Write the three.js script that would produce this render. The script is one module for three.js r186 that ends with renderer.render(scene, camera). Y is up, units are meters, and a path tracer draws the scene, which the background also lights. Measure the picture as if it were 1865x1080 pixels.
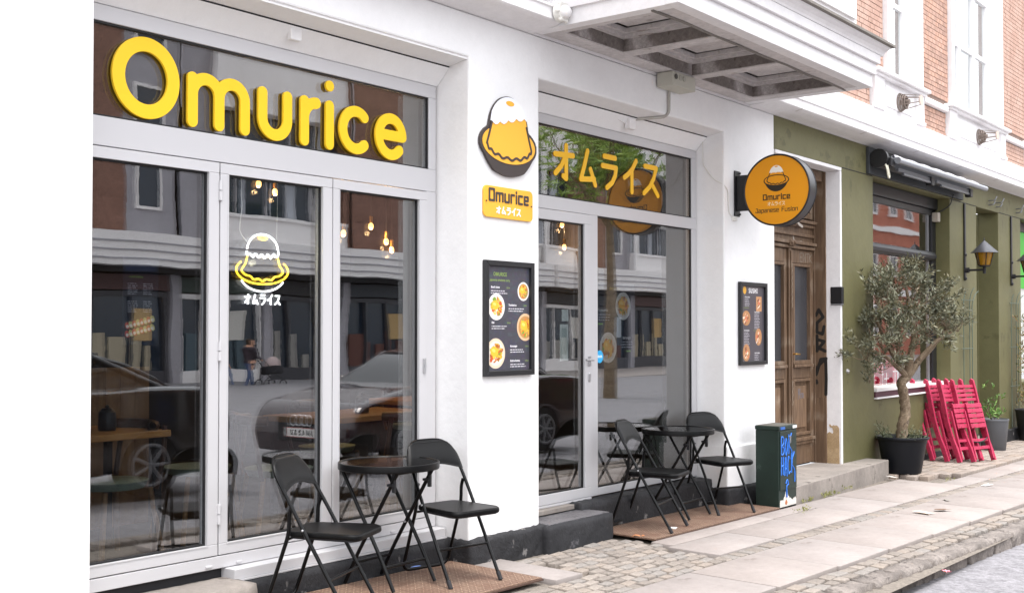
import * as THREE from 'three';
import { mergeGeometries, mergeVertices, toCreasedNormals } from 'three/addons/utils/BufferGeometryUtils.js';
import { MarchingCubes } from 'three/addons/objects/MarchingCubes.js';
import { RoundedBoxGeometry } from 'three/addons/geometries/RoundedBoxGeometry.js';

// ---------------------------------------------------------------- camera, sky, sun, exposure
const scene = new THREE.Scene();
const camera = new THREE.PerspectiveCamera(28.92, 1865 / 1080, 0.05, 900);
camera.position.set(0, 1.5, 4.85);
{ const a = THREE.MathUtils.degToRad(38.51), p = THREE.MathUtils.degToRad(1.2);
  camera.lookAt(Math.cos(a) * Math.cos(p), 1.5 + Math.sin(p), 4.85 - Math.sin(a) * Math.cos(p)); }
camera.setViewOffset(1865, 1080, 0, -21.1, 1865, 1080);

function skyTexture() {   // bright, even cloud cover
  const w = 128, h = 64, d = new Float32Array(w * h * 4);
  for (let j = 0; j < h; j++) for (let i = 0; i < w; i++) {
    const el = ((j + 0.5) / h - 0.5) * Math.PI, s = Math.sin(el), az = i / w * Math.PI * 2;
    let L = el > 0 ? 0.72 + 0.85 * s : 0.35;
    L *= 1 + 0.06 * Math.sin(az * 3 + 1.7) * Math.cos(el * 5) + 0.04 * Math.sin(az * 7 + el * 9);
    const o = (j * w + i) * 4;
    d[o] = L * 0.985; d[o + 1] = L * 1.0; d[o + 2] = L * 1.045; d[o + 3] = 1;
  }
  const t = new THREE.DataTexture(d, w, h, THREE.RGBAFormat, THREE.FloatType);
  t.mapping = THREE.EquirectangularReflectionMapping; t.magFilter = THREE.LinearFilter; t.minFilter = THREE.LinearFilter; t.needsUpdate = true;
  return t;
}
const sky = skyTexture();
scene.background = sky; scene.environment = sky;

const sun = new THREE.DirectionalLight(0xfffaf5, 1.25);
sun.position.set(5, 26, 8.5); sun.target.position.set(8, 0, 0);
sun.castShadow = true; sun.shadow.radius = 30; sun.shadow.mapSize.set(2048, 2048);
Object.assign(sun.shadow.camera, { left: -20, right: 20, top: 20, bottom: -20, near: 1, far: 80 });
scene.add(sun, sun.target);

const renderer = new THREE.WebGLRenderer({ antialias: true });
renderer.setSize(1024, 592);
renderer.toneMapping = THREE.LinearToneMapping;
renderer.toneMappingExposure = 2.6;
renderer.shadowMap.enabled = true;

// ---------------------------------------------------------------- helpers
const V3 = (x, y, z) => new THREE.Vector3(x, y, z);
const rng = (s) => () => { s = (s + 0x6d2b79f5) | 0; let t = Math.imul(s ^ (s >>> 15), 1 | s); t = (t + Math.imul(t ^ (t >>> 7), 61 | t)) ^ t; return ((t ^ (t >>> 14)) >>> 0) / 4294967296; };
const lerp = (a, b, t) => a + (b - a) * t, clamp = (v, a = 0, b = 1) => Math.min(b, Math.max(a, v)), sstep = (a, b, v) => { const t = clamp((v - a) / (b - a)); return t * t * (3 - 2 * t); };

function lattice(per, seed) { const r = rng(seed), a = new Float32Array(per * per); for (let i = 0; i < a.length; i++) a[i] = r(); return a; }
function fbm(size, per, oct, seed, gain = 0.5) {   // tileable noise, 0..1
  const out = new Float32Array(size * size); let amp = 1, sum = 0, px = per, py = per;
  for (let o = 0; o < oct; o++) {
    const L = lattice(px, seed + o * 17);
    for (let j = 0; j < size; j++) { const v = j / size * py, v0 = Math.floor(v), fv = v - v0, sv = fv * fv * (3 - 2 * fv), r0 = (v0 % py) * px, r1 = ((v0 + 1) % py) * px;
      for (let i = 0; i < size; i++) { const u = i / size * px, u0 = Math.floor(u), fu = u - u0, su = fu * fu * (3 - 2 * fu), c0 = u0 % px, c1 = (u0 + 1) % px;
        out[j * size + i] += amp * lerp(lerp(L[r0 + c0], L[r0 + c1], su), lerp(L[r1 + c0], L[r1 + c1], su), sv); } }
    sum += amp; amp *= gain; px *= 2; py *= 2;
    if (px > size) break;
  }
  for (let i = 0; i < out.length; i++) out[i] /= sum;
  return out;
}
function dataTex(size, fn, srgb, metres) {
  const d = new Uint8Array(size * size * 4);
  for (let j = 0; j < size; j++) for (let i = 0; i < size; i++) { const c = fn(i, j, j * size + i), o = (j * size + i) * 4; d[o] = clamp(c[0]) * 255; d[o + 1] = clamp(c[1]) * 255; d[o + 2] = clamp(c[2]) * 255; d[o + 3] = 255; }
  const t = new THREE.DataTexture(d, size, size, THREE.RGBAFormat);
  t.wrapS = t.wrapT = THREE.RepeatWrapping; t.magFilter = THREE.LinearFilter; t.minFilter = THREE.LinearMipmapLinearFilter; t.generateMipmaps = true;
  if (srgb) t.colorSpace = THREE.SRGBColorSpace;
  t.repeat.set(1 / metres, 1 / metres); t.needsUpdate = true; return t;
}
const hex = (h) => { const c = new THREE.Color(h); const o = {}; c.getRGB(o, THREE.SRGBColorSpace); return [o.r, o.g, o.b]; };
const mix3 = (a, b, t) => [lerp(a[0], b[0], t), lerp(a[1], b[1], t), lerp(a[2], b[2], t)];
// a surface of two colours, blotches and grain, with fine relief
function surf({ c1, c2, c3, m = 1.5, size = 512, per = 4, oct = 7, seed = 1, rough = 0.85, bump = 0.002, grain = 0.06, cover = 0.5, soft = 0.35, spots = 0, metal = 0, extra = {} }) {
  const a = hex(c1), b = hex(c2), s = c3 ? hex(c3) : a, n = fbm(size, per, oct, seed), n2 = fbm(size, 32, 4, seed + 99, 0.8), n3 = fbm(size, 8, 6, seed + 55, 0.62), r = rng(seed + 5);
  const map = dataTex(size, (i, j, k) => { let c = mix3(a, b, sstep(cover - soft, cover + soft, n[k])); if (c3) c = mix3(c, s, sstep(1 - spots - 0.06, 1 - spots + 0.03, n3[k])); const g = 1 + grain * (n2[k] - 0.5) * 2 + grain * 0.7 * (r() - 0.5); return [c[0] * g, c[1] * g, c[2] * g]; }, true, m);
  const mt = new THREE.MeshPhysicalMaterial({ map, roughness: rough, metalness: metal, ...extra });
  if (bump) { mt.bumpMap = dataTex(size, (i, j, k) => { const v = n2[k] * 0.5 + n3[k] * 0.5; return [v, v, v]; }, false, m); mt.bumpScale = bump; }
  return mt;
}
const flat = (color, roughness = 0.6, o = {}) => new THREE.MeshPhysicalMaterial({ color, roughness, ...o });
const tint = (m, k, warm = 0) => { const c = m.clone(); c.color.setRGB(k * (1 + warm), k, k * (1 - warm)); return c; };

// uv in metres from the dominant axis of each face
function wuv(g) {
  g = g.index ? g.toNonIndexed() : g;
  const p = g.attributes.position, uv = new Float32Array(p.count * 2), a = V3(), b = V3(), c = V3(), n = V3();
  for (let i = 0; i < p.count; i += 3) {
    a.fromBufferAttribute(p, i); b.fromBufferAttribute(p, i + 1); c.fromBufferAttribute(p, i + 2);
    n.copy(b).sub(a).cross(c.clone().sub(a)); const ax = Math.abs(n.x), ay = Math.abs(n.y), az = Math.abs(n.z);
    for (let k = 0; k < 3; k++) { const q = [a, b, c][k]; let u, v; if (az >= ax && az >= ay) { u = q.x; v = q.y; } else if (ax >= ay) { u = q.z; v = q.y; } else { u = q.x; v = q.z; } uv[(i + k) * 2] = u; uv[(i + k) * 2 + 1] = v; }
  }
  g.setAttribute('uv', new THREE.BufferAttribute(uv, 2)); return g;
}
const clean = (g) => { g = g.index ? g.toNonIndexed() : g.clone(); for (const k of Object.keys(g.attributes)) if (!['position', 'normal', 'uv'].includes(k)) g.deleteAttribute(k); if (!g.attributes.uv) g.setAttribute('uv', new THREE.BufferAttribute(new Float32Array(g.attributes.position.count * 2), 2)); if (!g.attributes.normal) g.computeVertexNormals(); g.morphAttributes = {}; g.groups = []; return g; };
const merge = (l) => { l = [].concat(l).map(clean); return l.length === 1 ? l[0] : mergeGeometries(l); };
const box = (x0, x1, y0, y1, z0, z1, r = 0) => wuv((r ? new RoundedBoxGeometry(x1 - x0, y1 - y0, z1 - z0, 2, r) : new THREE.BoxGeometry(x1 - x0, y1 - y0, z1 - z0)).translate((x0 + x1) / 2, (y0 + y1) / 2, (z0 + z1) / 2));
const cyl = (x, y, z, r0, r1, h, seg = 24) => new THREE.CylinderGeometry(r1, r0, h, seg).translate(x, y + h / 2, z);   // r0 at the bottom
const ball = (x, y, z, r, a = 16, b = 10) => new THREE.SphereGeometry(r, a, b).translate(x, y, z);
const lathe = (pts, seg = 36) => new THREE.LatheGeometry(pts.map((p) => new THREE.Vector2(p[0], p[1])), seg);
function ptube(pts, r, bend = 0.03, rs = 10, per = 0) {   // tube along straight runs with rounded bends
  const P = pts.map((p) => V3(...p)), path = new THREE.CurvePath();
  let last = P[0];
  for (let i = 1; i < P.length - 1; i++) {
    const d0 = P[i].clone().sub(P[i - 1]), d1 = P[i + 1].clone().sub(P[i]), b = Math.min(bend, d0.length() * 0.45, d1.length() * 0.45);
    const a = P[i].clone().addScaledVector(d0.normalize(), -b), c = P[i].clone().addScaledVector(d1.normalize(), b);
    path.add(new THREE.LineCurve3(last, a)); path.add(new THREE.QuadraticBezierCurve3(a, P[i], c)); last = c;
  }
  path.add(new THREE.LineCurve3(last, P[P.length - 1]));
  const g = [new THREE.TubeGeometry(path, per || Math.max(6, (P.length - 1) * 12), r, rs, false)];
  for (const [q, k] of [[P[0], P[1]], [P[P.length - 1], P[P.length - 2]]]) { const c = new THREE.CircleGeometry(r, rs); c.lookAt(q.clone().sub(k)); g.push(c.translate(q.x, q.y, q.z)); }
  return merge(g);
}
const bar = (a, b, r, rs = 10) => ptube([a, b], r, 0, rs, 1);
const ctube = (pts, r, seg = 40, rs = 8, closed = false) => new THREE.TubeGeometry(new THREE.CatmullRomCurve3(pts.map((p) => V3(...p)), closed), seg, r, rs, closed);
const prism = (pts, z0, z1, bevel = 0) => { const s = new THREE.Shape(pts.map((p) => new THREE.Vector2(p[0], p[1]))); return wuv(new THREE.ExtrudeGeometry(s, { depth: z1 - z0 - 2 * bevel, bevelEnabled: bevel > 0, bevelSize: bevel, bevelThickness: bevel, bevelSegments: 2, bevelOffset: -bevel }).translate(0, 0, z0 + bevel)); };
// profile in (z, y) swept along x
const sweepX = (prof, x0, x1) => { const s = new THREE.Shape(prof.map((p) => new THREE.Vector2(-p[0], p[1]))); const g = new THREE.ExtrudeGeometry(s, { depth: x1 - x0, bevelEnabled: false }); g.rotateY(Math.PI / 2).translate(x0, 0, 0); return wuv(g); };

const names = new Map();
const numbered = (n) => { const k = names.get(n) ?? 0; names.set(n, k + 1); return k ? n + '_' + String(k).padStart(3, '0') : n; };
const origin = new WeakMap();
function thing(name, label, category, [x, y, z] = [0, 0, 0], turn = 0, group, kind) {
  const o = new THREE.Group(); o.name = numbered(name); scene.add(o); o.position.set(x, y, z); o.rotation.y = turn; o.userData = { label, category };
  if (group) o.userData.group = group; if (kind) o.userData.kind = kind; origin.set(o, V3(x, y, z)); return o;
}
// a part whose geometry is written in world metres (parents stay unturned)
function wpart(parent, name, geos, mat, label) {
  const o = origin.get(parent), g = merge(geos); g.translate(-o.x, -o.y, -o.z); const m = new THREE.Mesh(g, mat); m.name = name; m.castShadow = m.receiveShadow = true; if (label) m.userData.label = label; parent.add(m); origin.set(m, o); return m;
}
// a part in its thing's own metres
function part(parent, name, geos, mat, label) { const m = new THREE.Mesh(merge(geos), mat); m.name = name; m.castShadow = m.receiveShadow = true; if (label) m.userData.label = label; parent.add(m); return m; }
function copyOf(root, [x, y, z], turn, label) { const c = root.clone(); c.name = numbered(root.name.replace(/_\d+$/, '')); c.userData = { ...root.userData, label }; c.position.set(x, y, z); c.rotation.y = turn; scene.add(c); return c; }

// outlines of a 2-D field (negative inside) by marching squares
function fieldShapes(f, x0, x1, y0, y1, cell) {
  const nx = Math.ceil((x1 - x0) / cell) + 1, ny = Math.ceil((y1 - y0) / cell) + 1, v = new Float32Array(nx * ny);
  for (let j = 0; j < ny; j++) for (let i = 0; i < nx; i++) v[j * nx + i] = (i === 0 || j === 0 || i === nx - 1 || j === ny - 1) ? 1 : f(x0 + i * cell, y0 + j * cell);
  const segs = new Map(), key = (p) => p[0].toFixed(5) + ',' + p[1].toFixed(5);
  const ip = (i0, j0, i1, j1) => { const a = v[j0 * nx + i0], b = v[j1 * nx + i1], t = a / (a - b); return [x0 + (i0 + (i1 - i0) * t) * cell, y0 + (j0 + (j1 - j0) * t) * cell]; };
  const add = (p, q) => { const k = key(p); if (!segs.has(k)) segs.set(k, []); segs.get(k).push([p, q]); };
  for (let j = 0; j < ny - 1; j++) for (let i = 0; i < nx - 1; i++) {
    const c = (v[j * nx + i] < 0 ? 1 : 0) | (v[j * nx + i + 1] < 0 ? 2 : 0) | (v[(j + 1) * nx + i + 1] < 0 ? 4 : 0) | (v[(j + 1) * nx + i] < 0 ? 8 : 0);
    if (!c || c === 15) continue;
    const B = () => ip(i, j, i + 1, j), R = () => ip(i + 1, j, i + 1, j + 1), T = () => ip(i, j + 1, i + 1, j + 1), L = () => ip(i, j, i, j + 1);
    const E = { 1: [[B, L]], 2: [[R, B]], 3: [[R, L]], 4: [[T, R]], 5: [[B, R], [T, L]], 6: [[T, B]], 7: [[T, L]], 8: [[L, T]], 9: [[B, T]], 10: [[L, B], [R, T]], 11: [[R, T]], 12: [[L, R]], 13: [[B, R]], 14: [[L, B]] }[c];
    for (const [p, q] of E) add(p(), q());
  }
  const loops = [];
  while (segs.size) {
    const [k0, l0] = segs.entries().next().value; let s = l0.pop(); if (!l0.length) segs.delete(k0);
    const loop = [s[0]]; let guard = 0;
    while (guard++ < 20000) { const k = key(s[1]); if (k === k0) break; const l = segs.get(k); if (!l) break; s = l.pop(); if (!l.length) segs.delete(k); loop.push(s[0]); }
    if (loop.length > 5) loops.push(loop.filter((p, i) => i % 2 === 0 || loop.length < 30).map((p) => new THREE.Vector2(p[0], p[1])));
  }
  const inside = (p, l) => { let c = false; for (let i = 0, j = l.length - 1; i < l.length; j = i++) if ((l[i].y > p.y) !== (l[j].y > p.y) && p.x < (l[j].x - l[i].x) * (p.y - l[i].y) / (l[j].y - l[i].y) + l[i].x) c = !c; return c; };
  const depth = loops.map((l, i) => loops.filter((m, j) => j !== i && inside(l[0], m)).length), shapes = [];
  loops.forEach((l, i) => { if (depth[i] % 2 === 0) { const s = new THREE.Shape(l); loops.forEach((m, j) => { if (depth[j] === depth[i] + 1 && inside(m[0], l)) s.holes.push(new THREE.Path(m)); }); shapes.push(s); } });
  return shapes;
}
const segD = (x, y, a, b) => { const dx = b[0] - a[0], dy = b[1] - a[1], t = clamp(((x - a[0]) * dx + (y - a[1]) * dy) / (dx * dx + dy * dy + 1e-12)); return Math.hypot(x - a[0] - dx * t, y - a[1] - dy * t); };
const strokeField = (lines, w) => (x, y) => { let d = 9; for (const l of lines) for (let i = 0; i < l.length - 1; i++) d = Math.min(d, segD(x, y, l[i], l[i + 1])); return d - w / 2; };
const strokeGeo = (lines, w, cell, z0, z1, bevel = 0) => { const xs = lines.flat().map((p) => p[0]), ys = lines.flat().map((p) => p[1]), m = w; return solid(fieldShapes(strokeField(lines, w), Math.min(...xs) - m, Math.max(...xs) + m, Math.min(...ys) - m, Math.max(...ys) + m, cell), z0, z1, bevel); };
const solid = (shapes, z0, z1, bevel = 0) => wuv(new THREE.ExtrudeGeometry(shapes, { depth: z1 - z0 - 2 * bevel, bevelEnabled: bevel > 0, bevelSize: bevel, bevelThickness: bevel, bevelSegments: 2, bevelOffset: -bevel, curveSegments: 4 }).translate(0, 0, z0 + bevel));
const arc = (cx, cy, r, a0, a1, n = 24, ry = r) => Array.from({ length: n + 1 }, (_, i) => { const a = THREE.MathUtils.degToRad(lerp(a0, a1, i / n)); return [cx + r * Math.cos(a), cy + ry * Math.sin(a)]; });
// strokes of the five katakana in a unit box
const KANA = [
  [[[0.06, 0.70], [0.94, 0.74]], [[0.60, 0.98], [0.60, 0.08], [0.46, 0.14]], [[0.57, 0.70], [0.36, 0.40], [0.08, 0.18]]],
  [[[0.50, 0.96], [0.34, 0.55], [0.14, 0.14], [0.86, 0.20]], [[0.66, 0.46], [0.92, 0.04]]],
  [[[0.18, 0.92], [0.84, 0.92]], [[0.08, 0.64], [0.90, 0.64], [0.84, 0.42], [0.66, 0.20], [0.34, 0.03]]],
  [[[0.86, 0.97], [0.62, 0.72], [0.34, 0.54], [0.08, 0.42]], [[0.58, 0.68], [0.58, 0.03]]],
  [[[0.14, 0.88], [0.82, 0.88], [0.66, 0.55], [0.42, 0.28], [0.08, 0.06]], [[0.52, 0.40], [0.92, 0.05]]],
];
function kanaOn(x, cx, cy, h, color, lw, step = 0.98) { x.strokeStyle = color; x.lineWidth = lw; x.lineCap = 'round'; x.lineJoin = 'round'; KANA.forEach((ch, i) => { const ox = cx + (i - 2.5) * h * step; for (const l of ch) { x.beginPath(); l.forEach((p, k) => x[k ? 'lineTo' : 'moveTo'](ox + p[0] * h * 0.92, cy - (p[1] - 0.5) * h)); x.stroke(); } }); }
// a squared stroke alphabet for the sign's lettering
const SQ = { O: [[[0, 0], [0, 1], [0.66, 1], [0.66, 0], [0, 0]]], m: [[[0, 0], [0, 0.7], [0.9, 0.7], [0.9, 0]], [[0.45, 0.7], [0.45, 0]]], u: [[[0, 0.7], [0, 0], [0.56, 0], [0.56, 0.7]]], r: [[[0, 0], [0, 0.7], [0.44, 0.7]]], i: [[[0, 0], [0, 0.68]], [[0, 0.93], [0, 1]]], c: [[[0.52, 0.7], [0, 0.7], [0, 0], [0.52, 0]]], e: [[[0.54, 0], [0, 0], [0, 0.7], [0.54, 0.7], [0.54, 0.35], [0, 0.35]]],
  J: [[[0.1, 1], [0.5, 1], [0.5, 0], [0, 0], [0, 0.25]]], a: [[[0.04, 0.7], [0.52, 0.7], [0.52, 0], [0, 0], [0, 0.36], [0.52, 0.36]]], p: [[[0, -0.28], [0, 0.7], [0.54, 0.7], [0.54, 0], [0, 0]]], n: [[[0, 0], [0, 0.7], [0.54, 0.7], [0.54, 0]]], s: [[[0.52, 0.7], [0, 0.7], [0, 0.36], [0.52, 0.36], [0.52, 0], [0, 0]]], F: [[[0, 0], [0, 1], [0.56, 1]], [[0, 0.52], [0.46, 0.52]]], o: [[[0, 0], [0, 0.7], [0.54, 0.7], [0.54, 0], [0, 0]]], ' ': [] };
const sqWidth = (t, gap) => [...t].reduce((w, c) => w + (Math.max(0.02, ...(SQ[c].flat().map((p) => p[0])), c === ' ' ? 0.35 : 0)) + gap, -gap);
function squareText(x, t, cx, base, h, color, lw, gap = 0.3) { const w = sqWidth(t, gap) * h; let ox = cx - w / 2; x.strokeStyle = color; x.lineWidth = lw; x.lineCap = 'square'; x.lineJoin = 'miter'; for (const c of t) { for (const l of SQ[c]) { x.beginPath(); l.forEach((p, k) => x[k ? 'lineTo' : 'moveTo'](ox + p[0] * h, base - p[1] * h)); x.stroke(); } ox += (Math.max(0.02, ...(SQ[c].flat().map((p) => p[0])), c === ' ' ? 0.35 : 0) + gap) * h; } }
function canvasTex(w, h, draw) { const c = document.createElement('canvas'); c.width = w; c.height = h; const x = c.getContext('2d'); draw(x, w, h); const t = new THREE.CanvasTexture(c); t.colorSpace = THREE.SRGBColorSpace; t.magFilter = THREE.LinearFilter; t.anisotropy = 8; return t; }
// ground height of the pavement, which falls gently to the right and to the kerb
const gy = (x, z) => 0.055 - 0.0097 * x - 0.012 * z;
const groundTilt = new THREE.Quaternion().setFromUnitVectors(V3(0, 1, 0), V3(0.0097, 1, 0.012).normalize());
// ---------------------------------------------------------------- materials
const M = {
  render: surf({ c1: '#ebebeb', c2: '#e5e4e4', m: 2.4, seed: 11, rough: 0.9, bump: 0.004, grain: 0.015 }),
  plinth: surf({ c1: '#1c1c1f', c2: '#29292c', c3: '#6f6c6a', m: 0.9, seed: 21, rough: 0.75, bump: 0.010, grain: 0.2, spots: 0.225 }),
  stepBlack: surf({ c1: '#242427', c2: '#313134', c3: '#514f52', m: 0.7, seed: 23, rough: 0.85, bump: 0.006, grain: 0.16, spots: 0.25 }),
  concrete: surf({ c1: '#7f7872', c2: '#948c85', c3: '#645d57', m: 1.3, seed: 31, rough: 0.92, bump: 0.004, grain: 0.1, spots: 0.27 }),
  slab: surf({ c1: '#8f8783', c2: '#9b938f', c3: '#817873', m: 1.7, seed: 33, rough: 0.92, bump: 0.0015, grain: 0.06, spots: 0.2 }),
  sett: surf({ c1: '#888079', c2: '#999189', c3: '#767069', m: 0.45, seed: 35, rough: 0.9, bump: 0.006, grain: 0.14, spots: 0.3 }),
  brickPaver: surf({ c1: '#8f837b', c2: '#9f948b', c3: '#7a6e66', m: 0.6, seed: 37, rough: 0.92, bump: 0.004, grain: 0.12, spots: 0.27 }),
  mortar: surf({ c1: '#6f675f', c2: '#7d756c', c3: '#575049', m: 0.5, seed: 39, rough: 1, bump: 0.006, grain: 0.22, spots: 0.3 }),
  asphalt: surf({ c1: '#79777a', c2: '#848285', c3: '#918f92', m: 1.1, seed: 41, rough: 0.93, bump: 0.005, grain: 0.3, spots: 0.25 }),
  rustPlate: null,
  alu: flat('#c3c2c4', 0.42, { metalness: 0.15 }),
  gasket: flat('#101013', 0.6),
  paintWhite: surf({ c1: '#e0dedf', c2: '#e6e4e4', c3: '#bcb6b3', m: 1.6, seed: 51, rough: 0.7, bump: 0.0015, grain: 0.03, spots: 0.17 }),
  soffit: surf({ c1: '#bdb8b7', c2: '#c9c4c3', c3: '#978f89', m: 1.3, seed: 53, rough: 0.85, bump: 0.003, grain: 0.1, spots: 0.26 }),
  grimeAndShade: surf({ c1: '#bdb8b7', c2: '#756e6a', c3: '#5d5651', m: 0.8, per: 5, seed: 57, rough: 0.9, bump: 0.004, grain: 0.2, cover: 0.36, soft: 0.2, spots: 0.27 }),  // mottled grime, with the coffers' shade also put into the colour
  lead: surf({ c1: '#6f6a64', c2: '#857f77', m: 0.7, seed: 59, rough: 0.7, bump: 0.003, grain: 0.14 }),
  green: surf({ c1: '#5c5938', c2: '#666341', c3: '#545132', m: 1.9, seed: 61, rough: 0.62, bump: 0.003, grain: 0.04, spots: 0.26 }),
  brick: surf({ c1: '#b39080', c2: '#c0a192', c3: '#a58576', m: 0.7, seed: 65, rough: 0.9, bump: 0.004, grain: 0.1, spots: 0.27 }),
  brickJoint: surf({ c1: '#7d6a60', c2: '#8c7a70', m: 0.6, seed: 67, rough: 1, bump: 0.004, grain: 0.16 }),
  black: flat('#17171a', 0.45), blackSatin: flat('#131316', 0.32), blackMatt: flat('#1c1b1f', 0.75),
  navy: flat('#1a2028', 0.4),
  white: flat('#e6e4e4', 0.5), plastic: flat('#d8d6d0', 0.55), steel: flat('#b9b9bb', 0.3, { metalness: 0.9 }), brass: flat('#b58a45', 0.35, { metalness: 0.9 }),
  zinc: flat('#8b8c90', 0.45, { metalness: 0.7 }),
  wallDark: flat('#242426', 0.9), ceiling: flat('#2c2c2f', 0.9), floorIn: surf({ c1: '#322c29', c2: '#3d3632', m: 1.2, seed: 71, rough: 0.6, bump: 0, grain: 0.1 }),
};
{ // glass: two panes, a little uneven, as in double glazing
  const n = fbm(256, 3, 3, 77); const b = dataTex(256, (i, j, k) => [n[k], n[k], n[k]], false, 1.6);
  M.glass = new THREE.MeshPhysicalMaterial({ color: '#dfe2e4', transmission: 1, thickness: 0, roughness: 0.0, ior: 2.45, bumpMap: b, bumpScale: 0.0009 });
  M.glassOld = new THREE.MeshPhysicalMaterial({ color: '#eef2f2', transmission: 1, thickness: 0, roughness: 0.02, ior: 2.8, bumpMap: b, bumpScale: 0.001 });
}
{ // embossed, rusted tread plate
  const S = 512, n = fbm(S, 6, 6, 81, 0.6), f = fbm(S, 64, 3, 82, 0.8), lug = (i, j) => { const c = S / 16, q = Math.floor(i / c) + Math.floor(j / c), u = (i % c) / c - 0.5, v = (j % c) / c - 0.5, d = q % 2 ? Math.abs(u - v) * 1.6 + Math.abs(u + v) * 0.55 : Math.abs(u + v) * 1.6 + Math.abs(u - v) * 0.55; return sstep(0.42, 0.3, d); };
  const a = hex('#a48a75'), b = hex('#90715e'), c = hex('#4f392e');
  M.rustPlate = new THREE.MeshPhysicalMaterial({ roughness: 0.8, metalness: 0.1, map: dataTex(S, (i, j, k) => { let q = mix3(a, b, sstep(0.35, 0.7, n[k])); q = mix3(q, c, 0.75 * (1 - lug(i, j)) * (0.5 + 0.5 * sstep(0.3, 0.7, f[k]))); const g = 0.92 + 0.16 * f[k]; return [q[0] * g, q[1] * g, q[2] * g]; }, true, 0.5), bumpMap: dataTex(S, (i, j, k) => { const v = lug(i, j) * 0.8 + f[k] * 0.2; return [v, v, v]; }, false, 0.5), bumpScale: 0.004 });
}
function woodMat(c1, c2, c3, seed, m = 0.9, rough = 0.6, along = 'v') {
  const S = 512, n = fbm(S, 4, 5, seed), n2 = fbm(S, 64, 3, seed + 3, 0.7), a = hex(c1), b = hex(c2), d = hex(c3);
  const at = (arr, u, v) => arr[(((v | 0) % S + S) % S) * S + (((u | 0) % S + S) % S)];
  const val = (i, j) => { const u = along === 'v' ? i : j, v = along === 'v' ? j : i; const w = at(n, u, v / 8) * 40; return 0.5 + 0.5 * Math.sin((u / S * 26 + w) * 1.0) * 0.6 + (at(n2, u, v / 16) - 0.5) * 0.8; };
  return new THREE.MeshPhysicalMaterial({ roughness: rough, map: dataTex(S, (i, j, k) => { const t = val(i, j); let c = mix3(a, b, clamp(t)); c = mix3(c, d, sstep(0.6, 0.8, n[k]) * 0.6); return c; }, true, m), bumpMap: dataTex(S, (i, j) => { const v = val(i, j); return [v, v, v]; }, false, m), bumpScale: 0.0015 });
}
M.doorWood = woodMat('#574332', '#735c47', '#8b7d6f', 91, 0.8, 0.62);
M.kerb = surf({ c1: '#6c6560', c2: '#857d77', c3: '#544e4a', m: 0.5, seed: 36, rough: 0.95, bump: 0.012, grain: 0.2, spots: 0.3 });
M.oak = woodMat('#b07f49', '#c69560', '#a87843', 93, 0.9, 0.45, 'h');
M.pine = woodMat('#8a6a4a', '#9d7c59', '#7d5d40', 95, 0.9, 0.6);
M.darkWood = woodMat('#3a2419', '#4f3323', '#2d1b12', 97, 0.6, 0.4);
M.trunk = surf({ c1: '#6b5b49', c2: '#8a7a66', c3: '#4b3f33', m: 0.35, seed: 99, rough: 0.95, bump: 0.012, grain: 0.2, spots: 0.3 });

const hash3 = (x, y, z) => { const s = Math.sin(x * 127.1 + y * 311.7 + z * 74.7) * 43758.5453; return s - Math.floor(s); };
function roughBox(x0, x1, y0, y1, z0, z1, amp, seg = 0.05, r = 0.02) {   // a block with an uneven, worn surface
  const w = x1 - x0, h = y1 - y0, d = z1 - z0, g = new THREE.BoxGeometry(w, h, d, Math.ceil(w / seg), Math.ceil(h / seg), Math.ceil(d / seg)), p = g.attributes.position;
  for (let i = 0; i < p.count; i++) {
    let x = p.getX(i), y = p.getY(i), z = p.getZ(i); const a = w / 2 - r, b = h / 2 - r, c = d / 2 - r, qx = clamp(x, -a, a), qy = clamp(y, -b, b), qz = clamp(z, -c, c), v = V3(x - qx, y - qy, z - qz);
    if (v.lengthSq() > 1e-10) { v.setLength(r); x = qx + v.x; y = qy + v.y; z = qz + v.z; }
    const X = x + x0, Z = z + z0; x += (hash3(X, y, Z) - 0.5) * amp; y += (hash3(y, Z, X) - 0.5) * amp; z += (hash3(Z, X, y + 3) - 0.5) * amp; p.setXYZ(i, x, y, z);
  }
  const m = mergeVertices((() => { const q = g.clone(); q.deleteAttribute('normal'); q.deleteAttribute('uv'); return q; })(), 1e-5); m.computeVertexNormals();
  return wuv(m.translate((x0 + x1) / 2, (y0 + y1) / 2, (z0 + z1) / 2));
}

// ---------------------------------------------------------------- the setting: road, pavement, kerb
function ground(name, label, category) { return thing(name, label, category, [0, 0, 0], 0, null, 'structure'); }
const kerbZ = (x) => 2.19 + 0.043 * (x - 6.93);
const roadY = (x) => gy(x, 2.3) - 0.118;
{
  const road = ground('road', 'grey asphalt carriageway beyond the kerb', 'road');
  const s = new THREE.PlaneGeometry(460, 300, 46, 30).rotateX(-Math.PI / 2).translate(60, 0, 150 + 1.9), p = s.attributes.position;
  for (let i = 0; i < p.count; i++) p.setY(i, roadY(p.getX(i)));
  s.computeVertexNormals(); wpart(road, 'asphalt', wuv(s), M.asphalt);
  // dusty strip of grit along the gutter
  const base = ground('pavement_bed', 'sandy jointing bed under the pavement stones', 'pavement');
  const b = new THREE.PlaneGeometry(60, 3.1, 60, 4).rotateX(-Math.PI / 2).translate(20, 0, 0.75), q = b.attributes.position;
  for (let i = 0; i < q.count; i++) q.setY(i, gy(q.getX(i), q.getZ(i)) - 0.034);
  b.computeVertexNormals(); wpart(base, 'bed', wuv(b), M.mortar);
}
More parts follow.
